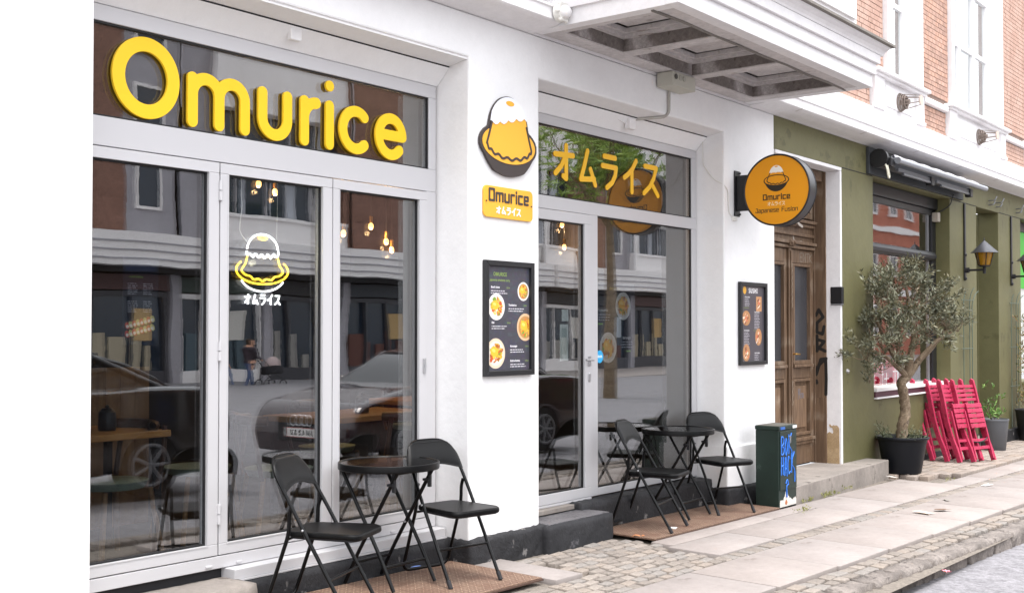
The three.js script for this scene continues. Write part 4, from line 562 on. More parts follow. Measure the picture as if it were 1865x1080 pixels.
{ // round projecting sign
  const X = 9.275, cy = 2.742, cz = 0.425, r = 0.312, T = thing('projecting_sign', 'round orange projecting sign with black rim on a wall bracket', 'sign', [X + 0.06, cy, 0.01]);
  const disc = (r0, x0, x1) => new THREE.CylinderGeometry(r0, r0, x1 - x0, 72).rotateZ(Math.PI / 2).translate((x0 + x1) / 2, cy, cz);
  wpart(T, 'body', disc(r, X, X + 0.125), flat('#3a3a3d', 0.35, { metalness: 0.5 }));
  wpart(T, 'rim', [X - 0.004, X + 0.129].map((x) => new THREE.TorusGeometry(r - 0.004, 0.008, 8, 72).rotateY(Math.PI / 2).translate(x, cy, cz)), M.black);
  const face = canvasTex(1024, 1024, (x, w) => {
    x.fillStyle = '#e89a0c'; x.fillRect(0, 0, w, w);
    x.save(); x.translate(512, 330); x.fillStyle = '#241c12';   // dish emblem
    x.beginPath(); x.ellipse(0, 40, 205, 86, 0, 0, 7); x.fill(); x.beginPath(); x.moveTo(-185, 70); x.quadraticCurveTo(-120, 205, 0, 205); x.quadraticCurveTo(120, 205, 185, 70); x.fill();
    x.fillStyle = '#e89a0c'; x.beginPath(); x.ellipse(0, 38, 188, 70, 0, 0, 7); x.fill();
    x.strokeStyle = '#241c12'; x.lineWidth = 13; x.lineJoin = 'round'; x.beginPath(); x.moveTo(-95, -95); x.quadraticCurveTo(-120, -30, -150, 30); for (let i = 0; i <= 40; i++) { const a = Math.PI * (1 - i / 40); x.lineTo(150 * Math.cos(a), 36 + 56 * Math.sin(a) + 6 * Math.sin(i * 1.1)); } x.quadraticCurveTo(120, -30, 95, -95); x.stroke();
    x.fillStyle = '#f3efe9'; x.beginPath(); x.moveTo(-112, -82); x.quadraticCurveTo(-80, -180, 0, -184); x.quadraticCurveTo(80, -180, 112, -82); for (let i = 0; i < 6; i++) { const q = 112 - i * 37.3; x.quadraticCurveTo(q - 10, -62 + (i % 2) * 14, q - 18, -88); x.quadraticCurveTo(q - 28, -60, q - 37.3, -84); } x.fill();
    x.fillStyle = '#e89a0c'; x.beginPath(); x.ellipse(0, -165, 28, 9, 0, 0, 7); x.fill(); x.restore();
    squareText(x, 'Omurice', 512, 650, 74, '#241c12', 17, 0.34); kanaOn(x, 512, 714, 58, '#f6ead2', 7); squareText(x, 'Japanese Fusion', 512, 835, 58, '#241c12', 10, 0.3);
  });
  const f = new THREE.CircleGeometry(r - 0.01, 72).rotateY(-Math.PI / 2).translate(X - 0.003, cy, cz); wpart(T, 'sign_face', f, new THREE.MeshPhysicalMaterial({ map: face, roughness: 0.35 }));
  wpart(T, 'bracket_arm', box(X + 0.045, X + 0.085, 2.585, 2.905, 0.012, cz - r + 0.06, 0.004), M.black);
  wpart(T, 'wall_plate', [box(X + 0.02, X + 0.12, 2.54, 2.95, 0.001, 0.012, 0.003), ...[2.56, 2.93].map((y) => cyl(0, 0, 0, 0.01, 0.01, 0.012, 8).rotateX(Math.PI / 2).translate(X + 0.10, y, 0.016))], M.black);
}
{ // neon sign hanging inside the folding window
  const z = -0.36, cx = 4.253, T = thing('neon_sign', 'glowing white and yellow neon dish outline hanging inside the folding window', 'neon sign', [cx, 1.66, z]);
  const wN = new THREE.MeshPhysicalMaterial({ color: '#ffffff', emissive: '#ffffff', emissiveIntensity: 2.6 }), yN = new THREE.MeshPhysicalMaterial({ color: '#ffd95a', emissive: '#ffc928', emissiveIntensity: 2.2 });
  const t = (pts, m, n = 'tube', r = 0.0055) => wpart(T, n, ctube(pts.map(([x, y]) => [cx + x, 1.93 + y, z]), r, 60, 7), m);
  t(arc(0, 0.035, 0.112, 176, 4, 16, 0.095).concat([[0.115, 0.022], [0.098, 0.0], [0.08, 0.02], [0.058, -0.006], [0.038, 0.018], [0.015, -0.008], [-0.008, 0.016], [-0.03, -0.008], [-0.053, 0.018], [-0.073, -0.004], [-0.092, 0.018], [-0.112, 0.004], [-0.114, 0.03]]), wN);
  t(arc(0, 0.108, 0.03, 0, 360, 16, 0.009), yN);
  t([[-0.11, 0.0], [-0.125, -0.045], [-0.15, -0.082], [-0.122, -0.106], [-0.09, -0.112], [-0.062, -0.132], [-0.03, -0.126], [0, -0.14], [0.03, -0.126], [0.062, -0.132], [0.09, -0.112], [0.122, -0.106], [0.15, -0.082], [0.125, -0.045], [0.11, 0.0]], yN);
  t(arc(0, -0.078, 0.188, 145, 395, 40, 0.078), yN);
  t(arc(0, -0.098, 0.165, 205, 335, 24, 0.1), wN);
  KANA.forEach((ch, i) => { for (const l of ch) wpart(T, 'tube', ptube(l.map(([px, py]) => [cx - 0.13 + i * 0.054 + px * 0.046, 1.655 + py * 0.062, z]), 0.0046, 0.004, 6), wN); });
  wpart(T, 'acrylic_plate', box(cx - 0.19, cx + 0.19, 1.645, 2.075, z - 0.012, z - 0.008), new THREE.MeshPhysicalMaterial({ color: '#ffffff', transmission: 1, thickness: 0, roughness: 0.02, ior: 1.3 }));
  wpart(T, 'cable', [ptube([[cx - 0.1, 2.0, z], [cx - 0.17, 2.06, z], [cx - 0.15, 2.2, z], [cx - 0.16, 2.45, z]], 0.003, 0.04, 5), bar([cx + 0.1, 2.0, z], [cx + 0.11, 2.45, z], 0.0014, 4)], M.plastic);
  const L = new THREE.PointLight('#fff2c8', 0.25, 0, 2); L.position.set(cx, 1.9, z - 0.05); L.castShadow = true; scene.add(L);
}
{ // prints and notices on the glass
  const A = thing('window_poster', 'dark sushi poster inside the left folding pane', 'poster', [3.45, 1.45, -0.335]);
  wpart(A, 'print', new THREE.PlaneGeometry(0.21, 0.45).translate(3.44, 1.66, -0.335), new THREE.MeshPhysicalMaterial({ ior: 2.2, map: canvasTex(300, 640, (x, w, h) => { x.fillStyle = '#1d1e26'; x.fillRect(0, 0, w, h); x.fillStyle = '#2a3350'; x.fillRect(20, 20, w - 40, 80); x.fillStyle = '#8fc04a'; x.font = '20px sans-serif'; x.fillText('SUSHI MENU', 50, 150); for (const [a, b] of [[40, 190], [170, 190], [40, 320], [170, 320]]) fine(x, a, b, 90, 6, a + b, 15, '#b9b7bd'); const R = rng(3); for (let i = 0; i < 16; i++) { x.fillStyle = i % 2 ? '#c8c27a' : '#d2473a'; x.beginPath(); x.ellipse(40 + (i % 8) * 30, 500 + (i < 8 ? 0 : 62) - (i % 8) * 7, 20, 26, -0.4, 0, 7); x.fill(); x.fillStyle = '#f2e9dd'; x.beginPath(); x.ellipse(40 + (i % 8) * 30, 506 + (i < 8 ? 0 : 62) - (i % 8) * 7, 12, 12, 0, 0, 7); x.fill(); } void R; }), roughness: 0.03 }));
  const B = thing('glass_menu', 'dark menu print with two plates on the fixed pane beside the door', 'poster', [7.83, 1.2, -0.335]);
  wpart(B, 'print', new THREE.PlaneGeometry(0.58, 0.70).translate(7.875, 1.55, -0.335), new THREE.MeshPhysicalMaterial({ roughness: 0.03, ior: 2.3, map: canvasTex(600, 720, (x, w, h) => { x.fillStyle = '#202127'; x.fillRect(0, 0, w, h); x.fillStyle = '#c9a83c'; x.font = 'bold 34px sans-serif'; x.fillText('OMURICE', 210, 60); x.fillStyle = '#f2f0ee'; x.font = 'bold 32px sans-serif'; x.fillText('Tonkatsu', 40, 240); fine(x, 40, 262, 190, 3, 4, 22); x.fillStyle = '#8fc04a'; x.fillRect(40, 336, 70, 14); dishPrint(x, 420, 190, 118, 14); x.fillStyle = '#f2f0ee'; x.fillText('Karaage', 410, 470); fine(x, 560, 490, 180, 3, 6, 22, '#c9c6cc', 'right'); x.fillStyle = '#8fc04a'; x.fillRect(470, 566, 70, 14); dishPrint(x, 190, 540, 128, 12); }) }));
  const paper = flat('#dfe6df', 0.8);
  const C = thing('door_notice', 'tall pale paper notice taped inside the entrance door', 'notice', [7.15, 1.28, -0.331]); wpart(C, 'sheet', box(7.10, 7.21, 1.28, 1.56, -0.3325, -0.331), paper); wpart(C, 'print', new THREE.PlaneGeometry(0.07, 0.2).translate(7.155, 1.43, -0.3305), flat('#b8c4ba', 0.8));
  const D = thing('door_notice', 'small pale paper notice above the tall one on the entrance door', 'notice', [7.16, 1.59, -0.331]); wpart(D, 'sheet', box(7.125, 7.21, 1.585, 1.675, -0.3325, -0.331), paper);
  const S = thing('round_sticker', 'round blue sticker on the glass beside the door handle', 'sticker', [7.562, 1.26, -0.2965]);
  wpart(S, 'sticker', new THREE.CircleGeometry(0.05, 32).translate(7.585, 1.305, -0.2945), new THREE.MeshPhysicalMaterial({ roughness: 0.4, map: canvasTex(128, 128, (x) => { x.fillStyle = '#27a6e0'; x.fillRect(0, 0, 128, 128); x.fillStyle = '#fff'; x.font = 'bold 40px sans-serif'; x.textAlign = 'center'; x.fillText('Wolt', 64, 76); }) }));
}
{ // boxes and cables under the bay
  const J = thing('junction_box', 'grey plastic junction box fixed under the bay', 'junction box', [8.16, 3.47, 0.06]);
  wpart(J, 'housing', box(7.96, 8.32, 3.475, 3.592, 0.012, 0.165, 0.008), flat('#b9b7ab', 0.6)); for (const x of [8.0, 8.07, 8.13]) wpart(J, 'knockout', cyl(0, 0, 0, 0.022, 0.022, 0.006, 16).rotateX(Math.PI / 2).translate(x, 3.55, 0.166), x === 8.0 ? flat('#55544f', 0.6) : flat('#a9a79c', 0.6));
  wpart(J, 'conduit', [ptube([[8.14, 3.475, 0.02], [8.14, 3.30, 0.018], [8.12, 3.262, -0.01], [7.93, 3.235, -0.20]], 0.012, 0.03, 8)], flat('#a9a59e', 0.7));
  const S = thing('sensor_box', 'small white sensor box on the board above the entrance', 'sensor', [7.88, 3.14, -0.19]); wpart(S, 'case', box(7.83, 7.92, 3.145, 3.23, -0.2145, -0.16, 0.008), M.white); wpart(S, 'cable', ptube([[7.83, 3.19, -0.20], [7.6, 3.23, -0.205], [7.42, 3.24, -0.205]], 0.006, 0.05, 6), M.white);
  const K = thing('wall_cable', 'thin white cable running down the right pier to the round sign', 'cable', [9.13, 2.52, 0.004]); wpart(K, 'cable', ptube([[9.10, 3.23, -0.205], [9.095, 3.0, -0.20], [9.105, 2.86, -0.1], [9.118, 2.80, 0.006], [9.17, 2.76, 0.006], [9.19, 2.56, 0.006], [9.26, 2.53, 0.006]], 0.0045, 0.04, 6), M.plastic); wpart(K, 'cable_box', box(9.25, 9.31, 2.495, 2.535, 0.001, 0.03, 0.004), M.plastic);
  const F = thing('alarm_lamp', 'round white alarm lamp where the bay meets the cornice', 'lamp', [6.27, 3.64, 0.28]);
  wpart(F, 'base', new THREE.CylinderGeometry(0.062, 0.066, 0.05, 24).rotateX(Math.PI / 2).translate(6.27, 3.665, 0.29), M.plastic); wpart(F, 'dome', ball(6.27, 3.665, 0.32, 0.046, 18, 12), M.white); for (let k = 0; k < 6; k++) wpart(F, 'lug', ball(6.27 + 0.062 * Math.cos(k * 1.047), 3.665 + 0.062 * Math.sin(k * 1.047), 0.305, 0.016, 10, 8), M.plastic);
  wpart(F, 'stem', box(6.25, 6.29, 3.65, 3.68, 0.2, 0.28), M.plastic);
  const I = thing('soffit_detector', 'small white box under the window recess above the big letters', 'sensor', [4.35, 3.2, -0.21]); wpart(I, 'case', box(4.30, 4.38, 3.165, 3.24, -0.2145, -0.175, 0.008), M.render);
  const E = thing('door_intercom', 'black intercom box on the white door surround', 'intercom', [11.68, 1.8, 0.014]); wpart(E, 'case', box(11.655, 11.705, 1.80, 1.98, -0.10, 0.035, 0.012), M.black); wpart(E, 'lower_rim', box(11.652, 11.708, 1.785, 1.80, -0.095, 0.03, 0.005), M.zinc);
}
// ---------------------------------------------------------------- cafe furniture
const FOLD = 'black folding chairs at the bistro tables';
function foldingChair(label, pos, turn) {
  const T = thing('folding_chair', label, 'chair', pos, turn, FOLD), pipe = flat('#09090a', 0.3, { specularIntensity: 0.45 }), vinyl = new THREE.MeshPhysicalMaterial({ color: '#0a0a0b', roughness: 0.4, specularIntensity: 0.32, bumpMap: M.render.bumpMap, bumpScale: 0.0006 });
  const zf = 0.21, hb = 0.80, zb = -0.255, w = 0.192, line = (y) => lerp(zf, zb, y / hb);
  part(T, 'main_frame', ptube([[-w, 0.0, zf], [-w, 0.50, line(0.5)], [-w + 0.005, 0.62, line(0.62)], [-w + 0.02, 0.76, line(0.765)], [-0.13, hb, zb], [0.13, hb, zb], [w - 0.02, 0.76, line(0.765)], [w - 0.005, 0.62, line(0.62)], [w, 0.50, line(0.5)], [w, 0.0, zf]], 0.0105, 0.05, 10, 120), pipe);
  const wr = 0.174; part(T, 'rear_frame', ptube([[-wr, 0.575, line(0.575) - 0.002], [-wr, 0.53, line(0.53) - 0.045], [-wr, 0.43, -0.145], [-wr, 0.028, -0.285], [wr, 0.028, -0.285], [wr, 0.43, -0.145], [wr, 0.53, line(0.53) - 0.045], [wr, 0.575, line(0.575) - 0.002]], 0.0105, 0.06, 10, 120), pipe);
  part(T, 'cross_bar', bar([-w, 0.205, line(0.205)], [w, 0.205, line(0.205)], 0.008), pipe);
  part(T, 'cross_bar', bar([-wr, 0.40, -0.156], [wr, 0.40, -0.156], 0.007), pipe);
  for (const s of [-1, 1]) part(T, 'foot_cap', bar([s * w, 0, zf + 0.002], [s * w, 0.045, line(0.045) + 0.002], 0.0135), M.blackMatt);
  for (const s of [-1, 1]) part(T, 'rivet', ball(s * (w + 0.010), 0.455, line(0.455), 0.007, 8, 6), M.steel);
  // padded seat
  const seat = new THREE.Shape(); const sw = 0.166, zz = [-0.16, 0.235]; seat.moveTo(-sw + 0.05, -zz[1]); seat.lineTo(sw - 0.05, -zz[1]); seat.quadraticCurveTo(sw + 0.01, -zz[1], sw + 0.008, -zz[1] + 0.07); seat.lineTo(sw - 0.012, -zz[0] - 0.05); seat.quadraticCurveTo(sw - 0.015, -zz[0], sw - 0.06, -zz[0]); seat.lineTo(-sw + 0.06, -zz[0]); seat.quadraticCurveTo(-sw + 0.015, -zz[0], -sw + 0.012, -zz[0] - 0.05); seat.lineTo(-sw - 0.008, -zz[1] + 0.07); seat.quadraticCurveTo(-sw - 0.01, -zz[1], -sw + 0.05, -zz[1]);
  const pad = new THREE.ExtrudeGeometry(seat, { depth: 0.006, bevelEnabled: true, bevelSize: 0.012, bevelThickness: 0.011, bevelSegments: 4, curveSegments: 10 }).rotateX(-Math.PI / 2).translate(0, 0.424, 0), sp = pad.attributes.position;
  for (let i = 0; i < sp.count; i++) { const x = sp.getX(i), z = sp.getZ(i); sp.setY(i, sp.getY(i) - 0.03 * (z < 0.05 ? (0.05 - z) * 0.5 : 0) + (sp.getY(i) > 0.43 ? 0.010 * (1 - (x / 0.2) ** 2) : 0) - (z > 0.19 ? (z - 0.19) * 0.15 : 0)); }
  pad.computeVertexNormals(); const S = part(T, 'seat', pad, vinyl); part(S, 'seat_pan', new THREE.ExtrudeGeometry(seat, { depth: 0.012, bevelEnabled: false, curveSegments: 10 }).rotateX(-Math.PI / 2).scale(0.98, 1, 0.98).translate(0, 0.402, 0), M.blackMatt);
  // padded backrest, arched at its lower edge
  const nx = 24, ny = 10, v = [], idx = []; for (const f of [0, 1]) for (let j = 0; j <= ny; j++) for (let i = 0; i <= nx; i++) { const u = i / nx * 2 - 1, t = j / ny, top = 0.824 - 0.055 * Math.pow(Math.abs(u), 4), low = 0.640 + 0.034 * Math.pow(Math.cos(u * 1.45), 1.3) - 0.004 * Math.abs(u), y = lerp(low, top, t), hw = (0.201 - 0.03 * Math.pow(t, 4)), edge = Math.pow(1 - Math.pow(Math.abs(u), 8), 0.5) * Math.pow(Math.sin(Math.PI * clamp(t, 0.02, 0.98)), 0.45), th = 0.020 * edge + 0.002; v.push(u * hw, y, line(y) + (f ? th : -th * 0.85) - 0.006 * (1 - u * u)); }
  const q = (nx + 1) * (ny + 1); for (const f of [0, 1]) for (let j = 0; j < ny; j++) for (let i = 0; i < nx; i++) { const a = f * q + j * (nx + 1) + i, b = a + 1, c = a + nx + 1, d = c + 1; f ? idx.push(a, b, d, a, d, c) : idx.push(a, d, b, a, c, d); }
  for (let i = 0; i < nx; i++) { const t = ny * (nx + 1) + i; idx.push(i, q + i, q + i + 1, i, q + i + 1, i + 1, t, t + 1, q + t + 1, t, q + t + 1, q + t); }
  const bg = new THREE.BufferGeometry(); bg.setAttribute('position', new THREE.Float32BufferAttribute(v, 3)); bg.setIndex(idx); bg.computeVertexNormals(); bg.setAttribute('uv', new THREE.Float32BufferAttribute(Array.from({ length: v.length / 3 }, (_, i) => [v[i * 3], v[i * 3 + 1]]).flat(), 2));
  part(T, 'backrest', bg, vinyl);
  return T;
}
const plateTop = 0.012;
const C0 = foldingChair('black folding chair nearest the camera, left of the near table', [4.18, gy(4.18, 0.3) + plateTop, 0.28], 0.40);
copyOf(C0, [5.235, gy(5.235, 0.25) + plateTop, 0.235], -0.17, 'black folding chair standing against the white pier plinth');
copyOf(C0, [7.66, gy(7.66, 0.15) + plateTop, 0.155], 0.22, 'black folding chair beside the black entrance step');
copyOf(C0, [8.80, gy(8.8, 0.15) + plateTop, 0.12], -0.38, 'black folding chair next to the green utility cabinet');
function bistroTable(label, pos, turn) {
  const T = thing('bistro_table', label, 'table', pos, turn, 'round bistro tables'), pipe = flat('#0a0a0b', 0.36, { specularIntensity: 0.45 }), r = 0.3, h = 0.715;
  part(T, 'rim', lathe([[r - 0.02, h - 0.034], [r - 0.002, h - 0.036], [r, h - 0.03], [r, h + 0.001], [r - 0.004, h + 0.005], [r - 0.014, h + 0.004], [r - 0.016, h - 0.004], [r - 0.02, h - 0.034]], 64), pipe);
  part(T, 'glass_top', new THREE.CylinderGeometry(r - 0.016, r - 0.016, 0.006, 64).translate(0, h - 0.003, 0), new THREE.MeshPhysicalMaterial({ color: '#0c0b0c', roughness: 0.05, ior: 1.6 }));
  for (const [s, w] of [[1, 0.185], [-1, 0.16]]) {
    const F = part(T, 'leg_frame', [-1, 1].map((k) => ptube([[k * w, h - 0.035, -s * 0.205], [k * w, 0.19, s * 0.10], [k * w, 0.008, s * 0.20]], 0.0115, 0.05, 10, 40)), pipe);
    part(F, 'foot_bar', bar([-w, 0.135, s * 0.13], [w, 0.135, s * 0.13], 0.009), pipe); part(F, 'top_bar', bar([-w, h - 0.04, -s * 0.205], [w, h - 0.04, -s * 0.205], 0.009), pipe);
  }
  for (const k of [-1, 1]) { part(T, 'bracket', [box(k * 0.16 - 0.009, k * 0.16 + 0.009, h - 0.15, h - 0.034, 0.168, 0.19, 0.003), box(k * 0.16 - 0.02, k * 0.16 + 0.012, h - 0.115, h - 0.10, 0.14, 0.185, 0.003)], M.black); part(T, 'pivot', bar([k * 0.145, 0.345, 0], [k * 0.20, 0.345, 0], 0.006), M.steel); }
  return T;
}
bistroTable('round black glass bistro table nearest the camera', [4.87, gy(4.87, 0.04) + plateTop, 0.045], 0.06);
bistroTable('round black glass bistro table beside the entrance step', [8.30, gy(8.3, 0) + plateTop, 0.0], 0.04);
{ // rusty cellar plates under the tables
  const plate = (label, x0, x1, z0, z1) => { const T = thing('cellar_plate', label, 'metal plate', [(x0 + x1) / 2, gy((x0 + x1) / 2, (z0 + z1) / 2), (z0 + z1) / 2], 0, 'rusty cellar plates'); const m = part(T, 'tread_plate', wuv(new RoundedBoxGeometry(x1 - x0, 0.014, z1 - z0, 1, 0.003).translate(0, 0.0045, 0)), M.rustPlate); m.quaternion.copy(groundTilt); const e = part(T, 'edge_angle', box(-(x1 - x0) / 2, (x1 - x0) / 2, -0.006, 0.004, (z1 - z0) / 2 + 0.001, (z1 - z0) / 2 + 0.012), flat('#4f3a30', 0.8)); e.quaternion.copy(groundTilt); };
  plate('rusty tread plate under the near table', 3.98, 5.63, -0.14, 0.605); plate('rusty tread plate under the table by the entrance', 7.24, 9.32, -0.115, 0.42);
}
{ // utility cabinet with a blue tag
  const x0 = 9.352, x1 = 9.708, z0 = 0.175, z1 = 0.398, y0 = gy(9.5, 0.2) - 0.01, y1 = 0.672, g = surf({ c1: '#15251f', c2: '#1b2d26', c3: '#33433c', m: 0.8, seed: 141, rough: 0.5, bump: 0.001, grain: 0.06, spots: 0.2 });
  const T = thing('utility_cabinet', 'dark green metal utility cabinet with blue graffiti on the pavement', 'cabinet', [(x0 + x1) / 2, y0, (z0 + z1) / 2]);
  wpart(T, 'body', box(x0, x1, y0, y1 - 0.035, z0, z1, 0.006), g); wpart(T, 'lid', [box(x0 - 0.006, x1 + 0.006, y1 - 0.034, y1, z0 - 0.004, z1 + 0.008, 0.006)], tint(g, 1.15));
  wpart(T, 'top_sheet', box(x0 + 0.004, x1 - 0.004, y1 + 0.001, y1 + 0.004, z0 + 0.004, z1 - 0.004), flat('#5d5a52', 0.8)); wpart(T, 'door', box(x0 + 0.012, x1 - 0.012, y0 + 0.16, y1 - 0.045, z1 + 0.0005, z1 + 0.009, 0.003), g);
  wpart(T, 'lock', [cyl(0, 0, 0, 0.016, 0.016, 0.014, 14).rotateX(Math.PI / 2).translate(9.545, 0.565, z1 + 0.008), box(9.535, 9.555, 0.515, 0.55, z1 + 0.009, z1 + 0.024, 0.004)], M.zinc);
  wpart(T, 'sticker', box(x0 + 0.02, x0 + 0.11, y1 - 0.03, y1 - 0.006, z1 + 0.008, z1 + 0.0095), flat('#2b5fae', 0.5)); wpart(T, 'sticker', box(x1 - 0.09, x1 - 0.004, y1 - 0.03, y1 - 0.004, z1 + 0.008, z1 + 0.0095), flat('#d9d9d6', 0.5));
  const zc = z1 + 0.0095, Lt = (ox, oy, s, ls) => ls.map((l) => ctube(l.map(([x, y]) => [ox + x * s * 0.8, oy + y * s * 1.45, zc]), 0.0068, 24, 5));
  const B = [[[0, 0], [0.05, 1], [0.5, 0.9], [0.45, 0.6], [0.05, 0.5], [0.55, 0.35], [0.45, 0.05], [0.02, 0]]], O = [[[0.3, 1], [0, 0.5], [0.25, 0], [0.55, 0.5], [0.3, 1]]], K = [[[0.05, 0], [0.08, 1]], [[0.65, 1.05], [0.1, 0.5], [0.7, 0.1], [0.75, -0.5]]], Hh = [[[0, 0], [0.06, 1]], [[0.45, 0], [0.5, 1]], [[-0.05, 0.45], [0.6, 0.55]]], A = [[[0, 0], [0.3, 1.05], [0.55, -0.05]], [[0.1, 0.35], [0.5, 0.4]]], Cc = [[[0.5, 0.85], [0.2, 1], [0, 0.5], [0.2, 0.02], [0.55, 0.15]]];
  wpart(T, 'spray_tag', merge([...Lt(9.385, 0.42, 0.11, B), ...Lt(9.455, 0.41, 0.105, O), ...Lt(9.525, 0.42, 0.12, K), ...Lt(9.38, 0.245, 0.11, Hh), ...Lt(9.445, 0.235, 0.11, A), ...Lt(9.51, 0.24, 0.11, Cc), ...Lt(9.58, 0.25, 0.12, K), ...Lt(9.47, 0.11, 0.06, [[[0, 0.6], [0.6, 1], [1, 0.5], [0.4, 0.4], [0.5, -0.8]]])]), flat('#2f74d6', 0.5));
  wpart(T, 'peeled_patch', solid(fieldShapes((x, y) => Math.min((y - y0) - 0.15 + Math.abs(x - 9.50) * 1.15, (y - y0) - 0.065) + 0.008 * Math.sin(x * 70) + 0.006 * Math.sin(x * 190), x0 + 0.01, x1 - 0.005, y0 + 0.005, y0 + 0.17, 0.006), z1 + 0.0005, z1 + 0.0025), flat('#d5cfc8', 0.9)); wpart(T, 'rust_spot', solid(fieldShapes((x, y) => Math.hypot(x - 9.49, (y - y0 - 0.045)) - 0.022 + 0.006 * Math.sin(x * 300) * Math.sin(y * 240), 9.45, 9.53, y0 + 0.01, y0 + 0.085, 0.005), z1 + 0.0026, z1 + 0.0036), flat('#b06a42', 0.9));
}
// ---------------------------------------------------------------- on the green front
{
  const A = thing('folded_awning', 'black folding-arm awning rolled up over the green shop window', 'awning', [14.0, 3.3, 0.1]);
  wpart(A, 'back_board', box(12.42, 15.75, 3.262, 3.56, 0.001, 0.035, 0.004), flat('#35383a', 0.7)); wpart(A, 'cassette', [sweepX([[0.036, 3.36], [0.10, 3.33], [0.155, 3.36], [0.165, 3.43], [0.13, 3.49], [0.036, 3.51]], 12.5, 15.6)], flat('#2c2f35', 0.5));
  wpart(A, 'front_bar', new THREE.CylinderGeometry(0.036, 0.036, 3.25, 18).rotateZ(Math.PI / 2).translate(14.2, 3.40, 0.30), flat('#8f9298', 0.35, { metalness: 0.5 }));
  wpart(A, 'fabric', (() => { const g = []; for (let i = 0; i < 26; i++) g.push([12.6 + i * 0.124, 3.452 + 0.004 * Math.sin(i * 1.7)]); return ctube(g.map(([x, y]) => [x, y, 0.24]), 0.02, 80, 8); })(), flat('#c9c8cd', 0.8));
  for (const [a, b] of [[12.85, 13.95], [14.15, 15.45]]) { wpart(A, 'folding_arm', [box(a, b, 3.315, 3.355, 0.17, 0.215, 0.008), box(a + 0.15, b - 0.05, 3.285, 3.312, 0.19, 0.225, 0.006)], flat('#6b6d72', 0.4, { metalness: 0.4 })); wpart(A, 'arm_elbow', box(b - 0.06, b + 0.04, 3.26, 3.37, 0.16, 0.24, 0.012), M.black); }
  wpart(A, 'end_cap', [new THREE.CylinderGeometry(0.105, 0.105, 0.05, 20).rotateZ(Math.PI / 2).translate(12.47, 3.425, 0.13), box(12.5, 12.62, 3.33, 3.43, 0.13, 0.26, 0.01)], M.black); wpart(A, 'crank_eye', [ptube([[12.47, 3.36, 0.2], [12.47, 3.30, 0.22], [12.49, 3.22, 0.225], [12.52, 3.20, 0.225], [12.53, 3.23, 0.225], [12.48, 3.34, 0.22]], 0.01, 0.02, 8)], flat('#d9d6c4', 0.6));
  const B = thing('alarm_box', 'small beige box at the corner of the green shop window', 'junction box', [15.17, 2.95, -0.13]); wpart(B, 'case', box(15.13, 15.23, 2.94, 3.06, -0.18, -0.1, 0.008), flat('#a79f92', 0.6)); wpart(B, 'cable', ptube([[15.2, 3.06, -0.12], [15.28, 3.15, 0.01], [15.32, 3.3, 0.04]], 0.007, 0.05, 6), M.black);
}
function lantern(label, x) {
  const T = thing('wall_lantern', label, 'lantern', [x, 2.33, 0.012], 0, 'black wall lanterns'), am = new THREE.MeshPhysicalMaterial({ color: '#a8790f', roughness: 0.25, transmission: 0.35, thickness: 0 }), y = -0.0;
  part(T, 'wall_plate', [box(-0.03, 0.03, -0.1, 0.2, -0.012, 0.01, 0.008), ball(0, 0.21, 0, 0.028, 10, 8), ball(0, -0.11, 0, 0.028, 10, 8)], M.black); part(T, 'arm', [ptube([[0, 0, 0], [0, 0, 0.27]], 0.014, 0.0), new THREE.CylinderGeometry(0.035, 0.035, 0.05, 16).rotateX(Math.PI / 2).translate(0, 0, 0.03), bar([0, -0.05, 0.25], [0, 0.06, 0.25], 0.02)], M.blackMatt);
  const cz = 0.25, hex6 = (r, h0, r1, h1) => new THREE.CylinderGeometry(r1, r, h1 - h0, 6, 1, true).translate(0, (h0 + h1) / 2, cz); part(T, 'glass', hex6(0.075, 0.06, 0.118, 0.225), am); part(T, 'cage', Array.from({ length: 6 }, (_, k) => { const a = k * Math.PI / 3, s = Math.sin(a), c = Math.cos(a); return bar([s * 0.076, 0.055, cz + c * 0.076], [s * 0.12, 0.226, cz + c * 0.12], 0.006, 6); }).concat([cyl(0, 0.04, cz, 0.07, 0.082, 0.02, 6)]), M.black);
  part(T, 'roof', [new THREE.CylinderGeometry(0.012, 0.185, 0.16, 6).translate(0, 0.305, cz), cyl(0, 0.38, cz, 0.008, 0.004, 0.05, 8)], flat('#3f4045', 0.4, { metalness: 0.5 })); void y; return T;
}
lantern('black wall lantern with amber glass between the shop window and side door', 15.87); lantern('black wall lantern with amber glass beyond the side door, cut by the picture edge', 18.09);
for (const [x, lab] of [[15.9, 'thin green wire trellis on the wall beside the shop window'], [18.15, 'thin green wire trellis on the wall beyond the side door']]) {
  const T = thing('wire_trellis', lab, 'trellis', [x, 0.3, 0.02], 0, 'wire trellises'), m = flat('#566458', 0.6), r = 0.006; for (const [dx, top, lean] of [[-0.2, 1.72, 0.06], [0.06, 1.76, 0.14], [0.17, 1.72, 0.22]]) part(T, 'wire', ptube([[dx, -0.2, 0.02], [dx, top - 0.12, 0.02], [dx + lean * 0.5, top, 0.03], [dx + lean, top + 0.04, 0.04]], r, 0.08, 6), m); for (const y of [1.63, 0.98, 0.4]) part(T, 'cross_wire', bar([-0.3, y, 0.024], [0.2, y, 0.024], r, 6), m);
}
